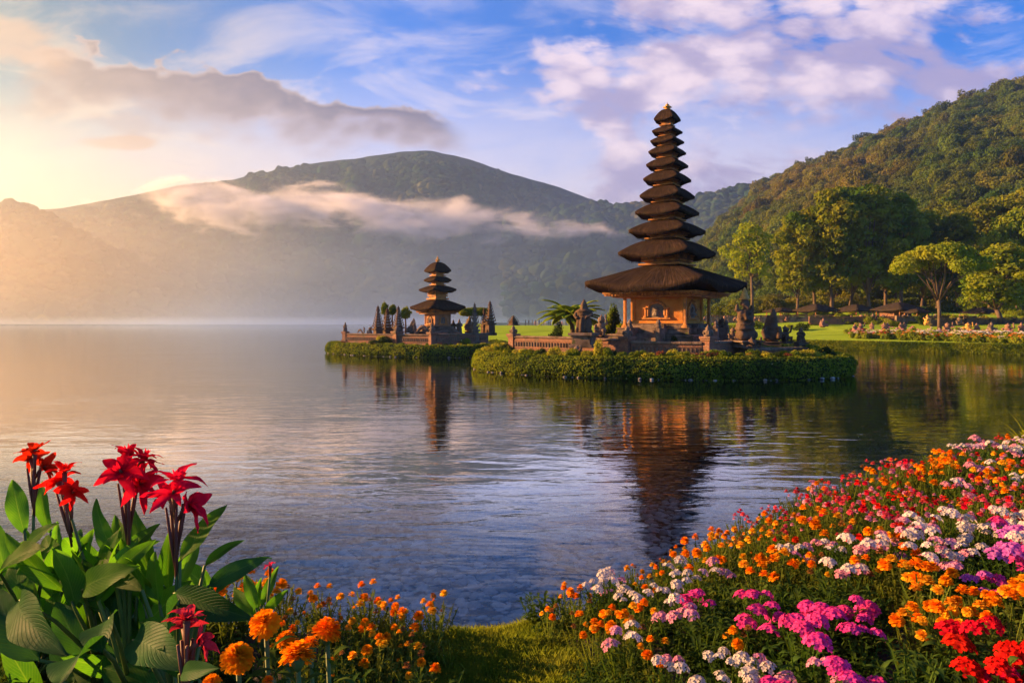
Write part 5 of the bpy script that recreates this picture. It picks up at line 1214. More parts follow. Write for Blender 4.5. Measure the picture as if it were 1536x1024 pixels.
rg = np.random.default_rng(71); RV = HILLS['forested_hill']; it = int(round(1.0 / 1.5 * (RV.shape[1] - 1)))
RT = [leaf_crown(300 + i, M['forest_near'], nl=8, leaf=.10, dens=.55, flat=1.0) for i in range(3)]
for i, px in enumerate([1108, 1136, 1150, 1168, 1197, 1214, 1246, 1262, 1290, 1303, 1322, 1338, 1347, 1368, 1391, 1405, 1428, 1452, 1471, 1496, 1515]):
    k = int(round((px - 970) / (1950 - 970) * (RV.shape[0] - 1))); q = RV[k, it]; s_ = rg.uniform(4.0, 7.5); hh = rg.uniform(0, 3)
    root = thing('ridge_tree', 'tree standing clear of the forest on the ridge against the sky', 'tree', (q[0], q[1], q[2]), 0, 'trees on the ridge line of the forested hill')
    c_ = part('crown', RT[i % 3], root, loc=(0, 0, hh + s_ * .8)); c_.scale = (s_, s_, s_ * rg.uniform(.7, 1.2)); c_.rotation_euler = (0, 0, i)
    mb = MB(); mb.tube([(0, 0, -2), (.3, 0, hh * .6), (0, 0, hh + s_)], [.5, .4, .2], 6); part('trunk', mb.mesh('trunk', M['bark']), root)

us_ = np.random.default_rng(81)
for i in range(90):
    px = us_.uniform(1050, 1560); Y = us_.uniform(94, 124); x = (px - 768) * Y / F; j = us_.integers(0, 4); me = [SH, SHD, SHY, [SHB]][j]; me = me[us_.integers(0, len(me))]; s_ = us_.uniform(.7, 1.8)
    o = link('garden_shrub', me, loc=(x, Y, float(park_z(x, Y)) - .1), rot=(0, 0, us_.uniform(0, 6)), label=['mid green', 'dark', 'yellowish', 'bright green'][j] + ' rounded shrub among the terraces under the park trees', category='shrub', group=['mid green', 'dark', 'yellowish', 'bright green'][j] + ' shrubs on the garden terraces'); o.scale = (s_, s_, s_ * us_.uniform(.5, .9))
# ------------------------------------------------------------------ foreground plants
def leafmat(name, base, light, rib, trans=.35, tcol=(3.4, 3.6, .8), rough=.55):
    m, n, o = newmat(name); uv_ = n.new('ShaderNodeTexCoord').outputs['UV']; s = n.new('ShaderNodeSeparateXYZ'); n.l.new(uv_, s.inputs[0]); uu, vv = s.outputs[0], s.outputs[1]
    av = n.m('ABSOLUTE', n.m('SUBTRACT', vv, .5)); pos = n.new('ShaderNodeNewGeometry').outputs['Position']
    vein = n.m('SINE', n.m('MULTIPLY', n.m('SUBTRACT', n.m('MULTIPLY', uu, 26.0), n.m('MULTIPLY', av, 17.0)), 3.5))
    vein = n.mr(vein, .55, 1.0); mid = n.mr(av, .035, .012)
    col = n.mix(n.mr(n.noise(pos, 9, 4, .6), .35, .7), base, light); col = n.mix(n.m('MULTIPLY', vein, .30), col, rib); col = n.mix(n.m('MULTIPLY', mid, .7), col, rib)
    oi = n.new('ShaderNodeObjectInfo').outputs['Random']; h = n.new('ShaderNodeHueSaturation'); n.put(h.inputs['Color'], col); n.put(h.inputs['Value'], n.mr(oi, 0, 1, .75, 1.25, False)); col = h.outputs[0]
    p = n.new('ShaderNodeBsdfPrincipled'); n.put(p.inputs['Base Color'], col); p.inputs['Roughness'].default_value = rough; p.inputs['Specular IOR Level'].default_value = .0
    b = n.new('ShaderNodeBump'); b.inputs['Strength'].default_value = .5; b.inputs['Distance'].default_value = .003; n.put(b.inputs['Height'], n.m('ADD', n.m('MULTIPLY', vein, -1.0), n.noise(pos, 40, 3, .6))); n.l.new(b.outputs[0], p.inputs['Normal'])
    tr = n.new('ShaderNodeBsdfTranslucent'); n.put(tr.inputs[0], n.mix(1.0, col, tcol, 'MULTIPLY')); mx = n.new('ShaderNodeMixShader'); mx.inputs[0].default_value = trans
    n.l.new(p.outputs[0], mx.inputs[1]); n.l.new(tr.outputs[0], mx.inputs[2]); gl = n.new('ShaderNodeBsdfGlossy'); gl.inputs['Roughness'].default_value = .5; n.l.new(b.outputs[0], gl.inputs['Normal']); m3 = n.new('ShaderNodeMixShader'); m3.inputs[0].default_value = .010; n.l.new(mx.outputs[0], m3.inputs[1]); n.l.new(gl.outputs[0], m3.inputs[2]); n.l.new(m3.outputs[0], o.inputs[0]); return m
M['canna'] = leafmat('broad_leaf', (.028, .095, .010), (.055, .14, .014), (.08, .16, .03), .48)
M['cannablue'] = leafmat('bluish_broad_leaf', (.016, .058, .016), (.024, .078, .02), (.04, .095, .03), .28)
def petalmat(name, c1_, c2_, trans=.3, rough=.5):
    m, n, o = newmat(name); pos = n.new('ShaderNodeTexCoord').outputs['Object']; uv_ = n.new('ShaderNodeTexCoord').outputs['UV']; s = n.new('ShaderNodeSeparateXYZ'); n.l.new(uv_, s.inputs[0])
    col = n.mix(n.mr(n.noise(pos, 45, 3, .6), .3, .7), c1_, c2_); col = n.mix(n.mr(s.outputs[0], .45, 0.0), col, tuple(x * .6 for x in c1_))
    oi = n.new('ShaderNodeObjectInfo').outputs['Random']; h = n.new('ShaderNodeHueSaturation'); n.put(h.inputs['Color'], col); n.put(h.inputs['Value'], n.mr(oi, 0, 1, .8, 1.15, False)); n.put(h.inputs['Hue'], n.mr(n.m('FRACT', n.m('MULTIPLY', oi, 9.7)), 0, 1, .49, .51, False)); col = h.outputs[0]
    p = n.new('ShaderNodeBsdfPrincipled'); n.put(p.inputs['Base Color'], col); p.inputs['Roughness'].default_value = rough; p.inputs['Specular IOR Level'].default_value = .0
    tr = n.new('ShaderNodeBsdfTranslucent'); n.put(tr.inputs[0], col); mx = n.new('ShaderNodeMixShader'); mx.inputs[0].default_value = trans
    n.l.new(p.outputs[0], mx.inputs[1]); n.l.new(tr.outputs[0], mx.inputs[2]); n.l.new(mx.outputs[0], o.inputs[0]); return m
PC = {'brown': ((.25, .10, .03), (.35, .16, .04)), 'bigorange': ((.95, .27, .004), (.95, .36, .01)), 'orange': ((.88, .22, .004), (.92, .32, .008)), 'amber': ((.85, .38, .01), (.9, .5, .03)), 'red': ((.72, .004, .010), (.82, .014, .022)), 'crimson': ((.62, .02, .06), (.75, .06, .10)), 'magenta': ((.62, .03, .22), (.72, .07, .34)),
      'purple': ((.42, .07, .42), (.55, .16, .52)), 'pink': ((.62, .20, .34), (.68, .32, .43)), 'white': ((.55, .47, .45), (.62, .56, .52)), 'lilac': ((.48, .26, .48), (.55, .38, .53)), 'rose': ((.66, .05, .10), (.75, .14, .16)), 'scarlet': ((.52, .005, .010), (.66, .014, .018))}
PM = {k: petalmat(k + '_petals', *v) for k, v in PC.items()}
PM['bigorange'] = petalmat('big_orange_petals', *PC['bigorange'], trans=.5)
PM['red'] = petalmat('red_canna_petals', *PC['red'], trans=.45)
M['stem'] = surf('green_stems', [(.06, .11, .025), (.10, .15, .03)], 8, .6, 0)
M['redstem'] = surf('dark_red_stems', [(.10, .025, .02), (.16, .06, .03)], 8, .6, 0)
M['eye'] = surf('pale_flower_eye', [(.85, .8, .6), (.8, .6, .3)], 8, .6, 0)
M['leaf1'] = surf('lance_leaves', [(.04, .085, .018), (.07, .12, .022)], 9, .5, 0, trans=.38, transc=(1.5, 1.5, .5), coords='World', objvar=.2)
M['leaf2'] = surf('feathery_leaves', [(.085, .13, .022), (.14, .17, .03)], 9, .5, 0, trans=.38, transc=(1.4, 1.4, .5), coords='World', objvar=.2)
class LB:
    """leaves and petals: curved ribbons with uv"""
    def __init__(s): s.v = []; s.f = []; s.uv = []
    def ribbon(s, a, b, wd, side, arch=.1, n=8, m=3, fold=.15, prof=(.9, .6), wave=0.0, ph=0.0, tipcurl=0.0, notch=0.0):
        a = Vector(a); b = Vector(b); d = b - a; L_ = d.length; side = Vector(side); side = (side - side.project(d)).normalized(); up = side.cross(d.normalized())
        if up.z < 0 and abs(up.z) > .05: up = -up
        base = len(s.v)
        for i in range(n + 1):
            t_ = i / n; w_ = wd * .5 * max(.02, math.sin(math.pi * min(1, t_ ** prof[0])) ** prof[1]) if not notch else wd * .5 * (t_ ** .7) * (1 if t_ < .8 else math.cos((t_ - .8) / .2 * 1.05))
            c = a + d * t_ + up * (arch * L_ * 4 * t_ * (1 - t_)) + Vector((0, 0, -tipcurl * L_ * t_ ** 3))
            for j in range(m):
                q = (j / (m - 1)) * 2 - 1
                p = c + side * w_ * q + up * (fold * w_ * abs(q) ** 1.3 * (1 if fold > 0 else 1) + wave * wd * math.sin(t_ * 11 + ph + (1.5 if q > 0 else 0)) * abs(q) ** 2)
                s.v.append(p[:]); s.uv.append((t_, (q + 1) / 2))
        for i in range(n):
            for j in range(m - 1):
                k = base + i * m + j; s.f.append((k, k + 1, k + m + 1, k + m))
    def mesh(s, name, mat, smooth=True): return npmesh(name, np.array(s.v), np.array(s.f), mat, smooth, np.array(s.uv))
g5 = random.Random(11)
# ---- broad leaved red canna lilies
def canna_head(scale=.09, nfl=4, seed=0, col='red'):
    g = random.Random(seed); lb = LB(); mb = MB()
    for k in range(nfl):
        a0 = k * 2.4 + g.uniform(-.3, .3); off = Vector((math.cos(a0) * .42, math.sin(a0) * .42, (k / nfl) * 1.0 - .35)) * scale if nfl > 1 else Vector((0, 0, 0))
        if k == nfl - 1: off = Vector((0, 0, .45 * scale))
        ax = (off.normalized() * .9 + Vector((0, 0, .8))).normalized() if off.length > 0 else Vector((0, 0, 1))
        s1 = ax.orthogonal().normalized(); s2 = ax.cross(s1); npet = g.choice([7, 8, 9])
        for j in range(npet):
            t_ = j * 2 * math.pi / npet + g.uniform(-.25, .25); rad = s1 * math.cos(t_) + s2 * math.sin(t_); dr = (rad + ax * g.uniform(-.1, 1.0)).normalized(); l = scale * g.uniform(.6, 1.0)
            lb.ribbon(off, off + dr * l, l * g.uniform(.36, .54), ax.cross(rad), g.uniform(-.06, .12), 7, 5, .25, (.62, .62), .07, g.uniform(0, 6), g.uniform(.05, .4))
        for j in range(3):
            dr = (ax + s1 * g.uniform(-.4, .4) + s2 * g.uniform(-.4, .4)).normalized(); lb.ribbon(off, off + dr * scale * .42, scale * .09, s1, .1, 5, 3, .4, (.7, .6), .1)
        mb.tube([(0, 0, -scale * .9), tuple(off * .5 + Vector((0, 0, -.35 * scale))), tuple(off)], [.0045, .006, .009], 6)
        mb.tube([tuple(off), tuple(off + ax * scale * .16)], [.006, .0015], 6)
    return lb.mesh('petals', PM[col]), mb.mesh('calyx', M['redstem'], True)
def stem_mesh(pts, r0, r1, mat='stem', bracts=0, seed=0):
    g = random.Random(seed); mb = MB(); n_ = len(pts); mb.tube(pts, [r0 + (r1 - r0) * i / (n_ - 1) for i in range(n_)], 8)
    for i in range(bracts):
        t_ = .62 + .34 * i / max(1, bracts); k = min(n_ - 2, int(t_ * (n_ - 1))); p = Vector(pts[k]).lerp(Vector(pts[k + 1]), t_ * (n_ - 1) - k); a = i * 2.3
        e = p + Vector((math.cos(a) * .018, math.sin(a) * .018, .055)); mb.tube([p, p.lerp(e, .5) + Vector((math.cos(a) * .006, math.sin(a) * .006, 0)), e], [.004, .0075, .002], 6)
    return mb.mesh('stem', M[mat], True)
# head px, py, Y, scale, florets, colour ; base px ; leaves given as (base px,py, tip px,py, width px, dY base, dY tip, colour)
CAN = [
    dict(lab='red canna at the far left with its bloom above an upright leaf', h=(52, 690, 2.45, .075, 3, 'red'), bx=48, leaves=[(37, 800, 19, 717, 34, 0, .1, 0), (76, 800, 64, 716, 26, .1, .15, 0), (38, 826, 90, 782, 24, .0, -.1, 0), (0, 860, 68, 818, 44, -.2, -.4, 0), (20, 900, -10, 770, 40, .1, .2, 0), (60, 960, 20, 830, 50, -.1, .1, 0)]),
    dict(lab='red canna leaning left with the second bloom from the left', h=(97, 724, 2.25, .078, 3, 'red'), bx=150, leaves=[(112, 912, 77, 822, 48, -.2, -.2, 0), (131, 852, 96, 799, 32, .1, 0, 0), (30, 900, 100, 968, 56, -.3, -.6, 1), (124, 884, 210, 848, 42, -.2, -.35, 0), (110, 880, 140, 790, 40, .2, .2, 0), (60, 990, -5, 880, 60, -.3, -.2, 1)]),
    dict(lab='tallest red canna with the largest bloom cluster', h=(193, 706, 2.1, .098, 5, 'red'), bx=195, leaves=[(176, 838, 144, 748, 36, .1, .15, 0), (182, 838, 240, 784, 27, 0, .1, 0), (172, 862, 234, 806, 28, -.1, -.1, 0), (165, 926, 154, 982, 52, -.35, -.5, 1), (150, 970, 88, 1024, 66, -.4, -.6, 1), (150, 900, 112, 820, 40, .1, .2, 0), (205, 900, 190, 800, 40, .2, .3, 0)]),
    dict(lab='red canna right of the tallest one with a broad leaf reaching right', h=(264, 742, 2.0, .092, 4, 'red'), bx=266, leaves=[(270, 842, 340, 759, 40, .0, .1, 0), (307, 848, 367, 804, 19, .1, .1, 0), (313, 878, 401, 830, 32, 0, 0, 1), (262, 889, 379, 922, 46, -.15, -.25, 1), (240, 910, 232, 822, 36, .05, .1, 0), (270, 880, 300, 800, 32, .15, .25, 0), (268, 900, 244, 967, 60, -.2, -.45, 1), (225, 930, 290, 870, 40, .1, .1, 0), (200, 960, 290, 990, 56, -.3, -.5, 1)]),
    dict(lab='low crimson canna bloom beside the large orange marigolds', h=(280, 948, 1.5, .062, 3, 'crimson'), bx=282, leaves=[(262, 1010, 215, 935, 40, .2, .3, 1), (300, 1020, 250, 1000, 40, .2, .1, 1), (270, 1010, 330, 1000, 30, 0, -.1, 1)]),
    dict(lab='small budding canna behind the orange marigold clump', h=(405, 853, 2.75, .035, 1, 'crimson'), bx=398, leaves=[(385, 915, 367, 860, 20, 0, .1, 0), (392, 910, 418, 850, 17, 0, .1, 0), (380, 925, 350, 880, 22, 0, .1, 0), (395, 920, 432, 880, 16, 0, 0, 0), (378, 930, 392, 862, 20, .1, .1, 0), (372, 930, 330, 905, 22, 0, .1, 0)])]
for ci_, cd in enumerate(CAN):
    px, py, Y, sc1, nf, colr = cd['h']; hp = P(px, py, Y); bp = P(cd['bx'], 1100, Y); gz = float(bank_z(bp.x, Y)); root = thing('canna_lily', cd['lab'], 'flower', (bp.x, Y, gz - .02))
    o0 = Vector((bp.x, Y, gz - .02)); hl = hp - o0
    pts = [(0, 0, 0), (hl.x * .1, hl.y * .2, hl.z * .35), (hl.x * .45, hl.y, hl.z * .7), (hl.x, hl.y, hl.z - sc1 * .5)]
    part('stem', stem_mesh(pts, .008, .004, 'stem', 0, ci_), root)
    if nf > 1:
        mb = MB()
        for q in range(5):
            a = q * 1.3; e = Vector((hl.x, hl.y, hl.z - sc1 * .35)) + Vector((math.cos(a), math.sin(a), 0)) * sc1 * .3; st = Vector((hl.x * .8, hl.y, hl.z - sc1 * (1.9 + .2 * q))); mb.tube([st, st.lerp(e, .5), e], [.004, .0055, .0035], 6)
        part('bract', mb.mesh('bract', M['redstem'], True), root)
    pt_, ca = canna_head(sc1, nf, 30 + ci_, colr); hd = part('bloom', pt_, root, loc=tuple(hl)); part('calyx', ca, hd)
    lvs = list(cd['leaves'])
    extra = {0: 46, 1: 60, 2: 64, 3: 44, 4: 0, 5: 2}[ci_]
    for _ in range(extra):
        bxp = cd['bx'] + g5.uniform(-60, 60); an = g5.gauss(0, .55); ln = g5.uniform(80, 145); by = g5.uniform(880, 1060)
        if bxp + math.sin(an) * ln > 225 and by > 890: continue
        if ci_ < 2 and by - ln * .9 < 760: by += 60
        lvs.append((bxp, by, bxp + math.sin(an) * ln, by - math.cos(an) * ln * .9, g5.uniform(32, 48), *((g5.uniform(.25, .6),) * 2 if _ % 2 else (g5.uniform(-.1, .3), g5.uniform(-.1, .35))), g5.choice([0, 0, 0, 1])))
    for q, (x0, y0, x1, y1, wp, d0, d1, cc_) in enumerate(lvs):
        A_ = P(x0, y0, Y + d0); B_ = P(x1, y1, Y + d1); wd = wp * Y / F * .88; dirv = (B_ - A_)
        view = Vector((0, -1, .55)) + Vector((g5.uniform(-.5, .3), 0, g5.uniform(-.3, .5))); side = dirv.cross(view)
        lb = LB(); lb.ribbon(A_ - o0, B_ - o0, wd, side, g5.uniform(.03, .10), 18, 9, g5.uniform(.12, .38), (.85, .85), .06, g5.uniform(0, 6), g5.uniform(-.03, .08))
        me = lb.mesh('leaf', M['cannablue' if cc_ else 'canna']); lf = part('leaf', me, root)
        mb = MB(); sp = Vector((0, 0, max(.02, min(A_.z - o0.z, hl.z) * .45))); mb.tube([sp, sp.lerp(A_ - o0, .6) + Vector((0, 0, .02)), A_ - o0, (A_ - o0).lerp(B_ - o0, .12)], [.008, .006, .0045, .003], 6); part('leaf_stalk', mb.mesh('leaf_stalk', M['stem'], True), lf)
# ---- flower heads
def pompom(r_, layers, col, seed, n=4, open_=1.0):
    g = random.Random(seed); lb = LB()
    for k in range(layers):
        f = k / max(1, layers - 1); cnt = int((24 if layers > 9 else 18 if layers > 5 else 11) * (1 - .55 * f)); el = -.3 + 1.65 * f; l = r_ * (1.0 - .30 * f - (.12 if f > .8 else 0)) * open_; b = Vector((0, 0, r_ * (.05 + .22 * f)))
        for j in range(cnt):
            a = 2 * math.pi * (j + .5 * (k % 2)) / cnt + g.uniform(-.12, .12); e = el + g.uniform(-.16, .16); d = Vector((math.cos(a) * math.cos(e), math.sin(a) * math.cos(e), math.sin(e))); sd = Vector((-math.sin(a), math.cos(a), 0))
            lb.ribbon(b, b + d * l * g.uniform(.88, 1.08), r_ * (.30 if layers > 9 else .44 if layers > 5 else .74), sd, g.uniform(.04, .14), n, 3, g.uniform(.1, .35), wave=.06, ph=g.uniform(0, 6), notch=1)
    return lb.mesh('flower_head', PM[col])
def floret_dome(r_, nf, fr_, cols, seed, npet=5, dome=.6, mesh_name='flower_head'):
    g = random.Random(seed); lb = LB(); mi = []
    for k in range(nf):
        f = math.sqrt((k + .5) / nf); a = k * 2.4; c = Vector((math.cos(a) * r_ * f, math.sin(a) * r_ * f, r_ * dome * (1 - f * f) + g.uniform(-.1, .1) * r_)); ax = (Vector((c.x, c.y, r_ * .7)).normalized() + Vector((g.uniform(-.2, .2), g.uniform(-.2, .2), 0))).normalized()
        s1 = ax.orthogonal().normalized(); s2 = ax.cross(s1); ph = g.uniform(0, 6)
        for j in range(npet):
            t_ = ph + j * 2 * math.pi / npet; rad = s1 * math.cos(t_) + s2 * math.sin(t_); lb.ribbon(c, c + (rad + ax * .25).normalized() * fr_, fr_ * .95, ax.cross(rad), .06, 3, 3, .12, notch=1)
    return lb.mesh(mesh_name, PM[cols])
def foliage(seed, h, r_, nst, nl, ll, lw, mat, spread=1.0):
    g = random.Random(seed); lb = LB(); tips = []
    for i in range(nst):
        a = i * 2.4 + g.uniform(-.3, .3); q = r_ * math.sqrt((i + .3) / nst) * spread; tip = Vector((math.cos(a) * q, math.sin(a) * q, h * g.uniform(.78, 1.08) * (1 - .18 * q / r_))); st = Vector((math.cos(a) * q * .25, math.sin(a) * q * .25, 0)); tips.append(tip)
        lb.ribbon(st, tip, .006, Vector((math.sin(a), -math.cos(a), .1)), .04, 4, 2, 0, (.01, .01)); lb.ribbon(st, tip, .006, Vector((math.cos(a), math.sin(a), .1)), .04, 4, 2, 0, (.01, .01))
        for k in range(nl):
            t_ = .12 + .84 * (k / nl); p = st.lerp(tip, t_); b = k * 2.4 + g.uniform(-.4, .4); e = g.uniform(-.1, .9); d = Vector((math.cos(b) * math.cos(e), math.sin(b) * math.cos(e), math.sin(e))); l = ll * g.uniform(.6, 1.15) * (1.1 - .5 * t_)
            lb.ribbon(p, p + d * l, lw * g.uniform(.7, 1.2), Vector((-math.sin(b), math.cos(b), 0)), g.uniform(.05, .2), 4, 3, .25, (.8, .8), .03, 0, g.uniform(0, .4))
    return lb.mesh('foliage', M[mat]), tips
# head builders
HEADS = {'faded': [pompom(.016, 3, 'brown', 5), pompom(.011, 3, 'orange', 6)], 'pinkpom': [pompom(.015, 4, 'pink', 7)], 'orange': [pompom(.024, 5, 'orange', i) for i in range(3)], 'amber': [pompom(.022, 5, 'amber', i) for i in range(3)], 'redpom': [pompom(.016, 4, 'rose', i) for i in range(3)], 'scarletpom': [pompom(.02, 3, 'scarlet', i) for i in range(2)],
         'white': [floret_dome(.027, 12, .011, 'white', i) for i in range(3)], 'pink': [floret_dome(.028, 12, .0115, 'pink', i) for i in range(2)], 'magenta': [floret_dome(.032, 15, .0145, 'magenta', i) for i in range(3)], 'purple': [floret_dome(.034, 12, .016, 'purple', i) for i in range(2)],
         'lilac': [floret_dome(.026, 10, .012, 'lilac', i) for i in range(2)], 'geranium': [floret_dome(.034, 14, .0175, 'scarlet', i, 5, .7) for i in range(3)]}
KD = {'orange': ('marigold_plant', 'leaf2', .055, .009, ['orange', 'orange', 'amber', 'faded'], 6), 'amber': ('marigold_plant', 'leaf2', .055, .009, ['amber', 'orange'], 6), 'redpom': ('pompom_plant', 'leaf2', .05, .009, ['redpom', 'redpom', 'scarletpom', 'pinkpom'], 7), 'white': ('phlox_plant', 'leaf1', .06, .015, ['white'], 6),
      'pink': ('phlox_plant', 'leaf1', .06, .015, ['pink', 'white'], 6), 'magenta': ('verbena_plant', 'leaf1', .07, .018, ['magenta'], 5), 'purple': ('verbena_plant', 'leaf1', .06, .015, ['purple', 'magenta'], 5), 'lilac': ('phlox_plant', 'leaf1', .055, .012, ['lilac', 'white', 'pink'], 6), 'geranium': ('geranium_plant', 'leaf1', .075, .028, ['geranium'], 4), 'green': ('lance_leaved_plant', 'leaf1', .085, .016, [], 0)}
LABS = {'orange': 'marigold plant with orange pompom flowers in the lakeside flower bed', 'amber': 'marigold plant with yellow orange flowers in the lakeside flower bed', 'redpom': 'plant with small round rose red flowers in the upper flower bed', 'white': 'plant with white flower clusters in the lakeside flower bed',
        'pink': 'plant with pale pink flower clusters in the lakeside flower bed', 'magenta': 'plant with magenta flower clusters in the lakeside flower bed', 'purple': 'plant with purple flower clusters in the lakeside flower bed', 'lilac': 'plant with small lilac flowers in the lakeside flower bed',
        'geranium': 'geranium plant with scarlet clusters at the lower right corner', 'green': 'leafy green plant without flowers in the lakeside flower bed'}
PROTO = {}
for ki, (kd, (nm, lm_, ll, lw, hs_, nh)) in enumerate(KD.items()):
    PROTO[kd] = []
    for v_ in range(3):
        me, tips = foliage(100 * ki + v_, .26, .13, 13, 15, ll, lw, lm_); g = random.Random(ki * 10 + v_); hd = []
        for q in range(nh + g.choice([-1, 0, 1]) * (nh > 0)):
            t_ = tips[q % len(tips)]; hd.append((g.choice(HEADS[g.choice(hs_)]), (t_.x, t_.y, t_.z + g.uniform(.01, .035)), (g.uniform(-.4, .3), g.uniform(-.45, .25), g.uniform(0, 6)), g.uniform(.8, 1.2)))
        PROTO[kd].append((me, hd))
def place(kd, x, y, s_, rz, zoff=0.0, label=None, group=None, hsc=1.0):
    me, hd = PROTO[kd][g5.randrange(3)]; root = thing(KD[kd][0], label or LABS[kd], 'plant' if kd == 'green' else 'flower', (x, y, float(bank_z(x, y, False)) - .03 + zoff), rz, group or (LABS[kd].split(' in the')[0].split(' at the')[0].replace('plant', 'plants')))
    root.scale = (s_, s_, s_); part('foliage', me, root)
    for (m_, l_, r_, q) in hd:
        h = part('flower_head', m_, root, loc=l_, rot=r_); h.scale = (q * hsc,) * 3
    return root
ZN = [(1258, 752, 70, 26, 'redpom', 1.2), (1370, 735, 110, 28, 'redpom', 1.3), (1450, 712, 60, 20, 'orange', .7), (1500, 745, 50, 25, 'redpom', .8), (1190, 815, 115, 42, 'orange', 1.5), (1270, 795, 60, 30, 'orange', 1.2), (1110, 845, 60, 28, 'amber', 1.0), (1400, 720, 60, 20, 'orange', .6),
      (950, 915, 90, 34, 'orange', 1.3), (1330, 800, 60, 26, 'pink', .9), (1430, 745, 60, 18, 'pink', .7), (1180, 860, 60, 20, 'green', .8), (1010, 905, 50, 22, 'pink', .8), (1040, 925, 40, 20, 'magenta', .7), (900, 960, 40, 25, 'green', .7), (860, 940, 60, 30, 'orange', 1.1), (1020, 866, 55, 20, 'white', 1.5), (1455, 790, 85, 32, 'white', 1.7), (1390, 812, 50, 22, 'pink', 1.0), (1510, 822, 35, 28, 'purple', 1.3), (1500, 770, 40, 20, 'white', .8), (1130, 890, 75, 28, 'magenta', 1.8), (1285, 925, 55, 48, 'magenta', 1.6), (1190, 925, 60, 30, 'magenta', 1.3),
      (1075, 955, 75, 34, 'white', 1.7), (975, 968, 50, 36, 'lilac', 1.5), (1055, 1005, 40, 25, 'purple', 1.4), (1235, 1000, 45, 28, 'magenta', 1.5), (1150, 1015, 50, 18, 'magenta', 1.2), (1478, 955, 52, 50, 'geranium', 2.2), (1420, 855, 90, 36, 'amber', .9), (1365, 950, 42, 60, 'green', 2.2), (1320, 865, 70, 30, 'green', 1.3), (1230, 855, 70, 25, 'green', .9), (1100, 910, 60, 20, 'green', .6), (1250, 960, 30, 30, 'green', .8), (1150, 980, 40, 20, 'pink', .8), (920, 1000, 60, 30, 'lilac', .9), (1000, 1010, 40, 25, 'white', .8)]
def zone(px, py, g):
    if g.random() < .10: return g.choice(['orange', 'pink', 'redpom', 'lilac', 'green', 'amber'])
    best = []; tot = 0
    for cx, cy, rx, ry, kd, w_ in ZN:
        q = w_ * math.exp(-(((px - cx) / rx) ** 2 + ((py - cy) / ry) ** 2) * .9); best.append((q, kd)); tot += q
    if tot < .06: return 'green' if g.random() < .55 else g.choice(['orange', 'redpom', 'pink'])
    t_ = g.random() * tot
    for q, kd in best:
        t_ -= q
        if t_ <= 0: return kd
    return 'green'
gp = random.Random(77); placed = []; tries = 0
def far_ok(x, y, dmin): return all((x - a) ** 2 + (y - b) ** 2 > dmin * dmin for a, b in placed)
while len(placed) < 295 and tries < 14000:
    tries += 1; x = gp.uniform(.10, 8.2); y = gp.uniform(1.9, 8.6); e = float(np.interp(x, EX, EY))
    if y > e - .02 or x / y > .90 or x < .16 - (y - 3) * .08: continue
    if x < .12 + .5 * (3.3 - y): continue
    dm = .125 if y < 4.2 else (.155 if y < 5.5 else .20)
    if not far_ok(x, y, dm): continue
    z = float(bank_z(x, y, False)); px = 768 + F * x / y; py = HY + F * (H - z - .27) / y
    if py > 1130: continue
    placed.append((x, y)); kd = zone(px, py, gp); s_ = gp.uniform(.85, 1.15) * (1.0 if y < 4.5 else 1.12)
    if kd == 'orange' and px < 1000: s_ *= .9
    edge = max(0, 1 - (e - y) / .5); place(kd, x, y, s_ * (1 - .22 * edge), gp.uniform(0, 6.28))
print('bank plants', len(placed))
# pink plume and far right edge plant
x, y = (1218 - 768) / F * 4.9, 4.9
root = thing('phlox_plant', 'single tall pink flower plume standing at the water edge of the bed', 'flower', (x, y, float(bank_z(x, y, False)) - .03)); me, tips = foliage(900, .22, .08, 8, 12, .06, .014, 'leaf1'); part('foliage', me, root)
for q in range(7):
    zz = .16 + q * .028; rr = .05 * (1 - q / 8); part('flower_head', HEADS['pink'][q % 2], root, loc=(math.cos(q * 2.2) * rr, math.sin(q * 2.2) * rr, zz), rot=(math.sin(q * 2.2) * -.6, math.cos(q * 2.2) * .6, q))
def spiky(label, x, y, n_, L_, seed, mat='yellowleaf', loc=None, w_=.02, name='strap_leaved_plant'):
    g = random.Random(seed); lb = LB()
    for i in range(n_):
        a = i * 2.4; e = g.uniform(.5, 1.35); d = Vector((math.cos(a) * math.cos(e), math.sin(a) * math.cos(e), math.sin(e))); lb.ribbon((0, 0, 0), d * L_ * g.uniform(.6, 1.1), w_, Vector((-math.sin(a), math.cos(a), 0)), .1, 8, 3, .3, (.6, .8), .02, 0, g.uniform(.05, .4))
    o = link(name, lb.mesh(name, M[mat]), loc=(x, y, float(bank_z(x, y, False)) - .02), label=label, category='plant'); return o
spiky('yellow green strap leaved plant at the right edge above the flower bed', 5.28, 7.0, 46, .52, 3, 'crown_bright', w_=.035)
spiky('lower yellow green strap leaved plant at the right frame edge', 4.72, 6.35, 30, .34, 4, 'yellowleaf', w_=.03)
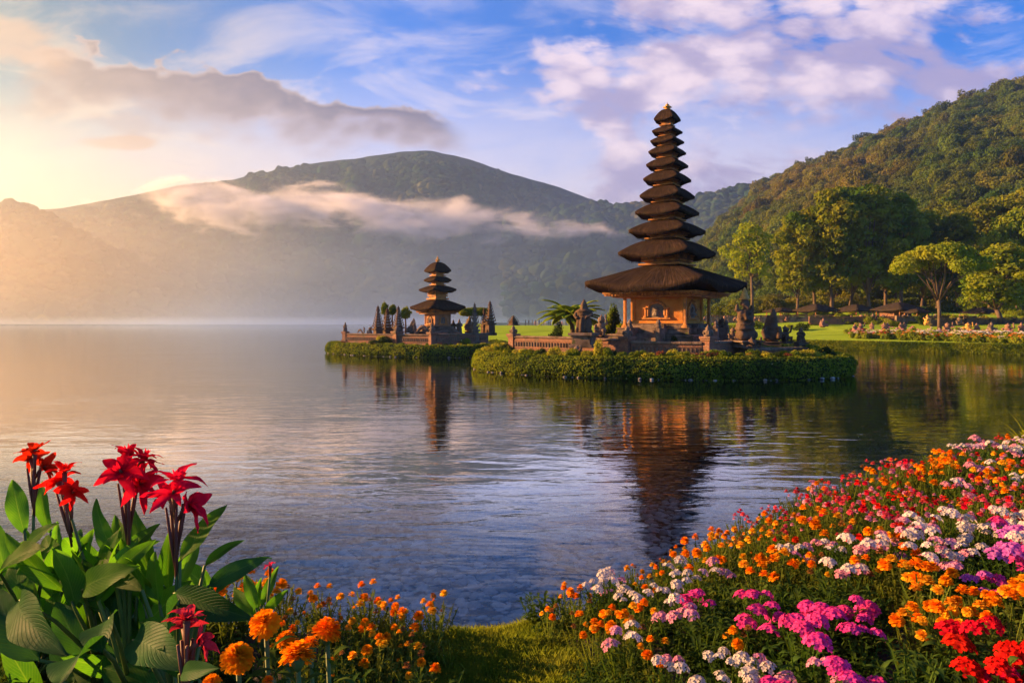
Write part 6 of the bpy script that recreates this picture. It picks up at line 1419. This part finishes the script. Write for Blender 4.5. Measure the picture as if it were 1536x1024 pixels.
# ---- large orange zinnia like heads at the lower left
BIGH = [pompom(.038, 12, 'bigorange', 60 + i, 6) for i in range(3)]
def bigflower(label, px, py, Y, s_, k, stem=True, tilt=(.35, -.1)):
    c = P(px, py, Y); gz = float(bank_z(c.x, Y, False)); root = thing('large_marigold', label, 'flower', (c.x, Y, gz - .02)); h = c.z - gz + .02
    mb = MB(); mb.tube([(.02, .03, 0), (.012, .02, h * .5), (0, .004, h - .01)], [.006, .005, .005], 8); mb.lathe([(.004, -.03), (.012, -.018), (.016, -.004), (.012, .004)], (0, .004, h), 10); part('stem', mb.mesh('stem', M['stem'], True), root)
    fl = part('flower_head', BIGH[k], root, loc=(0, 0, h), rot=(tilt[0], tilt[1], k * 1.7)); fl.scale = (s_, s_, s_ * .95); lb = LB(); g = random.Random(int(px))
    for q in range(30):
        t_ = .25 + .7 * q / 30; b = q * 2.4; l = g.uniform(.05, .085); d = Vector((math.cos(b), math.sin(b), g.uniform(.1, .9))).normalized(); p = Vector((.01, .015, h * t_)); lb.ribbon(p, p + d * l, .017, Vector((-math.sin(b), math.cos(b), 0)), .1, 6, 3, .25, (.75, .8), .03, 0, .3)
    part('foliage', lb.mesh('foliage', M['leaf1']), root); return root
bigflower('highest large orange marigold left of the other big ones', 398, 937, 1.52, .96, 0); bigflower('large orange marigold at the right of the big ones', 490, 948, 1.50, .90, 1, tilt=(.3, .2)); bigflower('largest orange marigold low in the middle of the group', 446, 986, 1.40, 1.0, 2, tilt=(.5, 0))
bigflower('large orange marigold at the lower left of the group', 356, 988, 1.42, .92, 1, tilt=(.35, -.35)); bigflower('half hidden orange marigold behind the largest one', 429, 960, 1.58, .62, 0, tilt=(.2, -.3)); bigflower('small orange marigold tucked behind between the two big ones', 465, 966, 1.56, .55, 2)
bigflower('orange marigold cut by the bottom edge left of the group', 318, 1024, 1.38, .5, 0); bigflower('orange marigold bud by the canna at the bottom', 402, 1022, 1.45, .35, 1)
# ---- left clump of small marigolds, grasses and leafy plants
gl_ = random.Random(5); pl2 = []
def scat(kd, n_, xr, yr, dm, s_, lab=None, grp=None, cond=None):
    c = 0; t_ = 0
    while c < n_ and t_ < 4000:
        t_ += 1; x = gl_.uniform(*xr); y = gl_.uniform(*yr)
        if y > float(np.interp(x, EX, EY)) - .02 or any((x - a) ** 2 + (y - b) ** 2 < dm * dm for a, b in pl2): continue
        if cond and not cond(x, y): continue
        pl2.append((x, y)); place(kd, x, y, s_ * gl_.uniform(.85, 1.15), gl_.uniform(0, 6.28), label=lab, group=grp); c += 1
scat('orange', 20, (-1.22, -.33), (2.6, 3.3), .135, .86, 'marigold plant with small orange flowers in the left clump by the water', 'marigolds of the left clump', lambda x, y: 768 + F * x / y > 420 and 768 + F * x / y < 655)
scat('amber', 3, (-1.3, -1.0), (3.0, 3.25), .1, 1.2, 'taller marigold at the back of the left clump', 'taller marigolds of the left clump')
scat('green', 34, (-1.15, -.25), (1.45, 2.6), .12, 1.0, 'leafy green plant between the big marigolds and the grass patch', 'leafy green plants at the lower left', lambda x, y: 768 + F * x / y < 655 - 60 * (2.6 - y))
scat('green', 22, (-2.6, -.9), (1.7, 2.6), .16, .95, 'leafy green plant under the canna lilies', 'leafy green plants under the cannas')
# tufts of long grass
def tuft(seed, L_, n_, mat='grass', w_=.006):
    g = random.Random(seed); lb = LB()
    for i in range(n_):
        a = g.uniform(0, 6.28); e = g.uniform(.7, 1.5); o_ = Vector((g.uniform(-.03, .03), g.uniform(-.03, .03), 0)); d = Vector((math.cos(a) * math.cos(e), math.sin(a) * math.cos(e), math.sin(e))); lb.ribbon(o_, o_ + d * L_ * g.uniform(.5, 1.1), w_, Vector((-math.sin(a), math.cos(a), 0)), .08, 5, 2, 0, (.5, .8), 0, 0, g.uniform(.1, .6))
    return lb.mesh('tuft', M[mat])
TG = [tuft(i, .20, 26) for i in range(3)]
for i in range(24):
    px = gl_.uniform(520, 670) if i < 20 else gl_.uniform(790, 880); Y = gl_.uniform(2.3, 3.3); x = (px - 768) / F * Y
    o = link('grass_tuft', TG[i % 3], loc=(x, Y, float(bank_z(x, Y)) - .01), rot=(0, 0, gl_.uniform(0, 6)), label='tuft of long arching grass beside the mossy gap', category='grass tuft', group='grass tufts on the bank'); o.scale = (gl_.uniform(.6, 1.1),) * 3
# short turf: stuff
def turf():
    g = np.random.default_rng(9); k = 240000; x = g.uniform(-1.6, 2.2, k); y = g.uniform(2.0, 4.3, k); e = np.interp(x, EX, EY); nz = fbm(x * 2.2, y * 2.2, 3, 6) + .35 * np.exp(-((x + .05) / .35) ** 2)
    px = 768 + F * x / y; ok = (y < e + .12) & (nz > -.05) & ((px > 560) & (px < 960)); x, y = x[ok], y[ok]; z = bank_z(x, y); n_ = len(x); a = g.uniform(0, 6.28, n_); l = g.uniform(.014, .036, n_) * (1 + .5 * (nz[ok] > .25)); tl = g.uniform(.15, .7, n_); w_ = .0022
    mound = .05 * np.clip(fbm(x * 3.1, y * 3.1, 3, 2) + .2, 0, .5); z = z + mound
    b = np.stack([x, y, z - .01], 1); sd = np.stack([np.cos(a), np.sin(a), 0 * a], 1) * w_; tip = b + np.stack([-np.sin(a) * tl * l, np.cos(a) * tl * l, l], 1); md = (b + tip) / 2 + np.stack([0 * a, 0 * a, .15 * l], 1)
    V = np.stack([b - sd, b + sd, md + sd * .7, tip, md - sd * .7], 1).reshape(-1, 3); return npmesh('turf', V, np.arange(5 * n_).reshape(-1, 5), M['grass'])
link('turf', turf(), kind='stuff', label='short mossy turf in the gap between the flower beds')
# ground cover under the flowers: stuff
gc = np.random.default_rng(15); k = 9000; x = gc.uniform(-7, 10, k); y = gc.uniform(-1.5, 9.5, k); e = np.interp(x, EX, EY); pxs = 768 + F * x / y
ok = (y < e + .05) & ((pxs > 850) | (pxs < 640) | (y < 2.0)) & ((np.abs(x) > .35) | (np.abs(y) > .5)) ; x, y = x[ok], y[ok]; k = len(x)
cov = [PROTO['green'][i][0] for i in range(3)] + [PROTO['orange'][i][0] for i in range(3)]
instances('ground_cover', np.stack([x, y, bank_z(x, y, False) - .05], 1), gc.integers(0, 6, k), gc.uniform(0, 6.28, (k, 3)) * np.array([0, 0, 1]), gc.uniform(.5, .82, (k, 1)) * np.ones((1, 3)), cov, kind='stuff', label='low green ground cover filling the beds between the flowers')
M['wetstone'] = surf('wet_pebbles', [(.48, .44, .40), (.72, .66, .6), (.28, .29, .28)], 1.2, .6, .2, 20, objvar=.45)
wetst = []
for q in stm:
    q2 = q.copy(); q2.materials.clear(); q2.materials.append(M['wetstone']); wetst.append(q2)
# drop of the bank covered with stems and leaf litter stones ; pebbles under water
k = 5200; x = gc.uniform(-7, 11, k); e = np.interp(x, EX, EY); y = e + gc.uniform(1.2, 7.5, k) ** 1.0; z = bank_z(x, y, False); sz = gc.uniform(.04, .085, k) * (1 + .3 * (gc.random(k) > .9))
instances('lake_pebbles', np.stack([x, y, z + .0], 1), gc.integers(0, 5, k), gc.uniform(0, 6.28, (k, 3)) * np.array([.06, .06, 1]), sz[:, None] * np.array([[1.2, 1.0, .8]]), wetst, kind='stuff', label='rounded pebbles on the lake bed in the shallow water')
# a few dark twigs and stones on the shoreline
for i, (px, py, Y) in enumerate([(690, 925, 3.45), (845, 905, 3.75), (862, 915, 3.7), (905, 885, 3.95), (1018, 855, 4.15)]):
    c = P(px, py, Y); o = link('shore_rock', stm[i % 5], loc=(c.x, Y, float(bank_z(c.x, Y, False)) + .02), label='small dark rock on the bank edge by the turf gap', category='rock', group='small rocks on the bank edge'); o.scale = (.06, .05, .05)
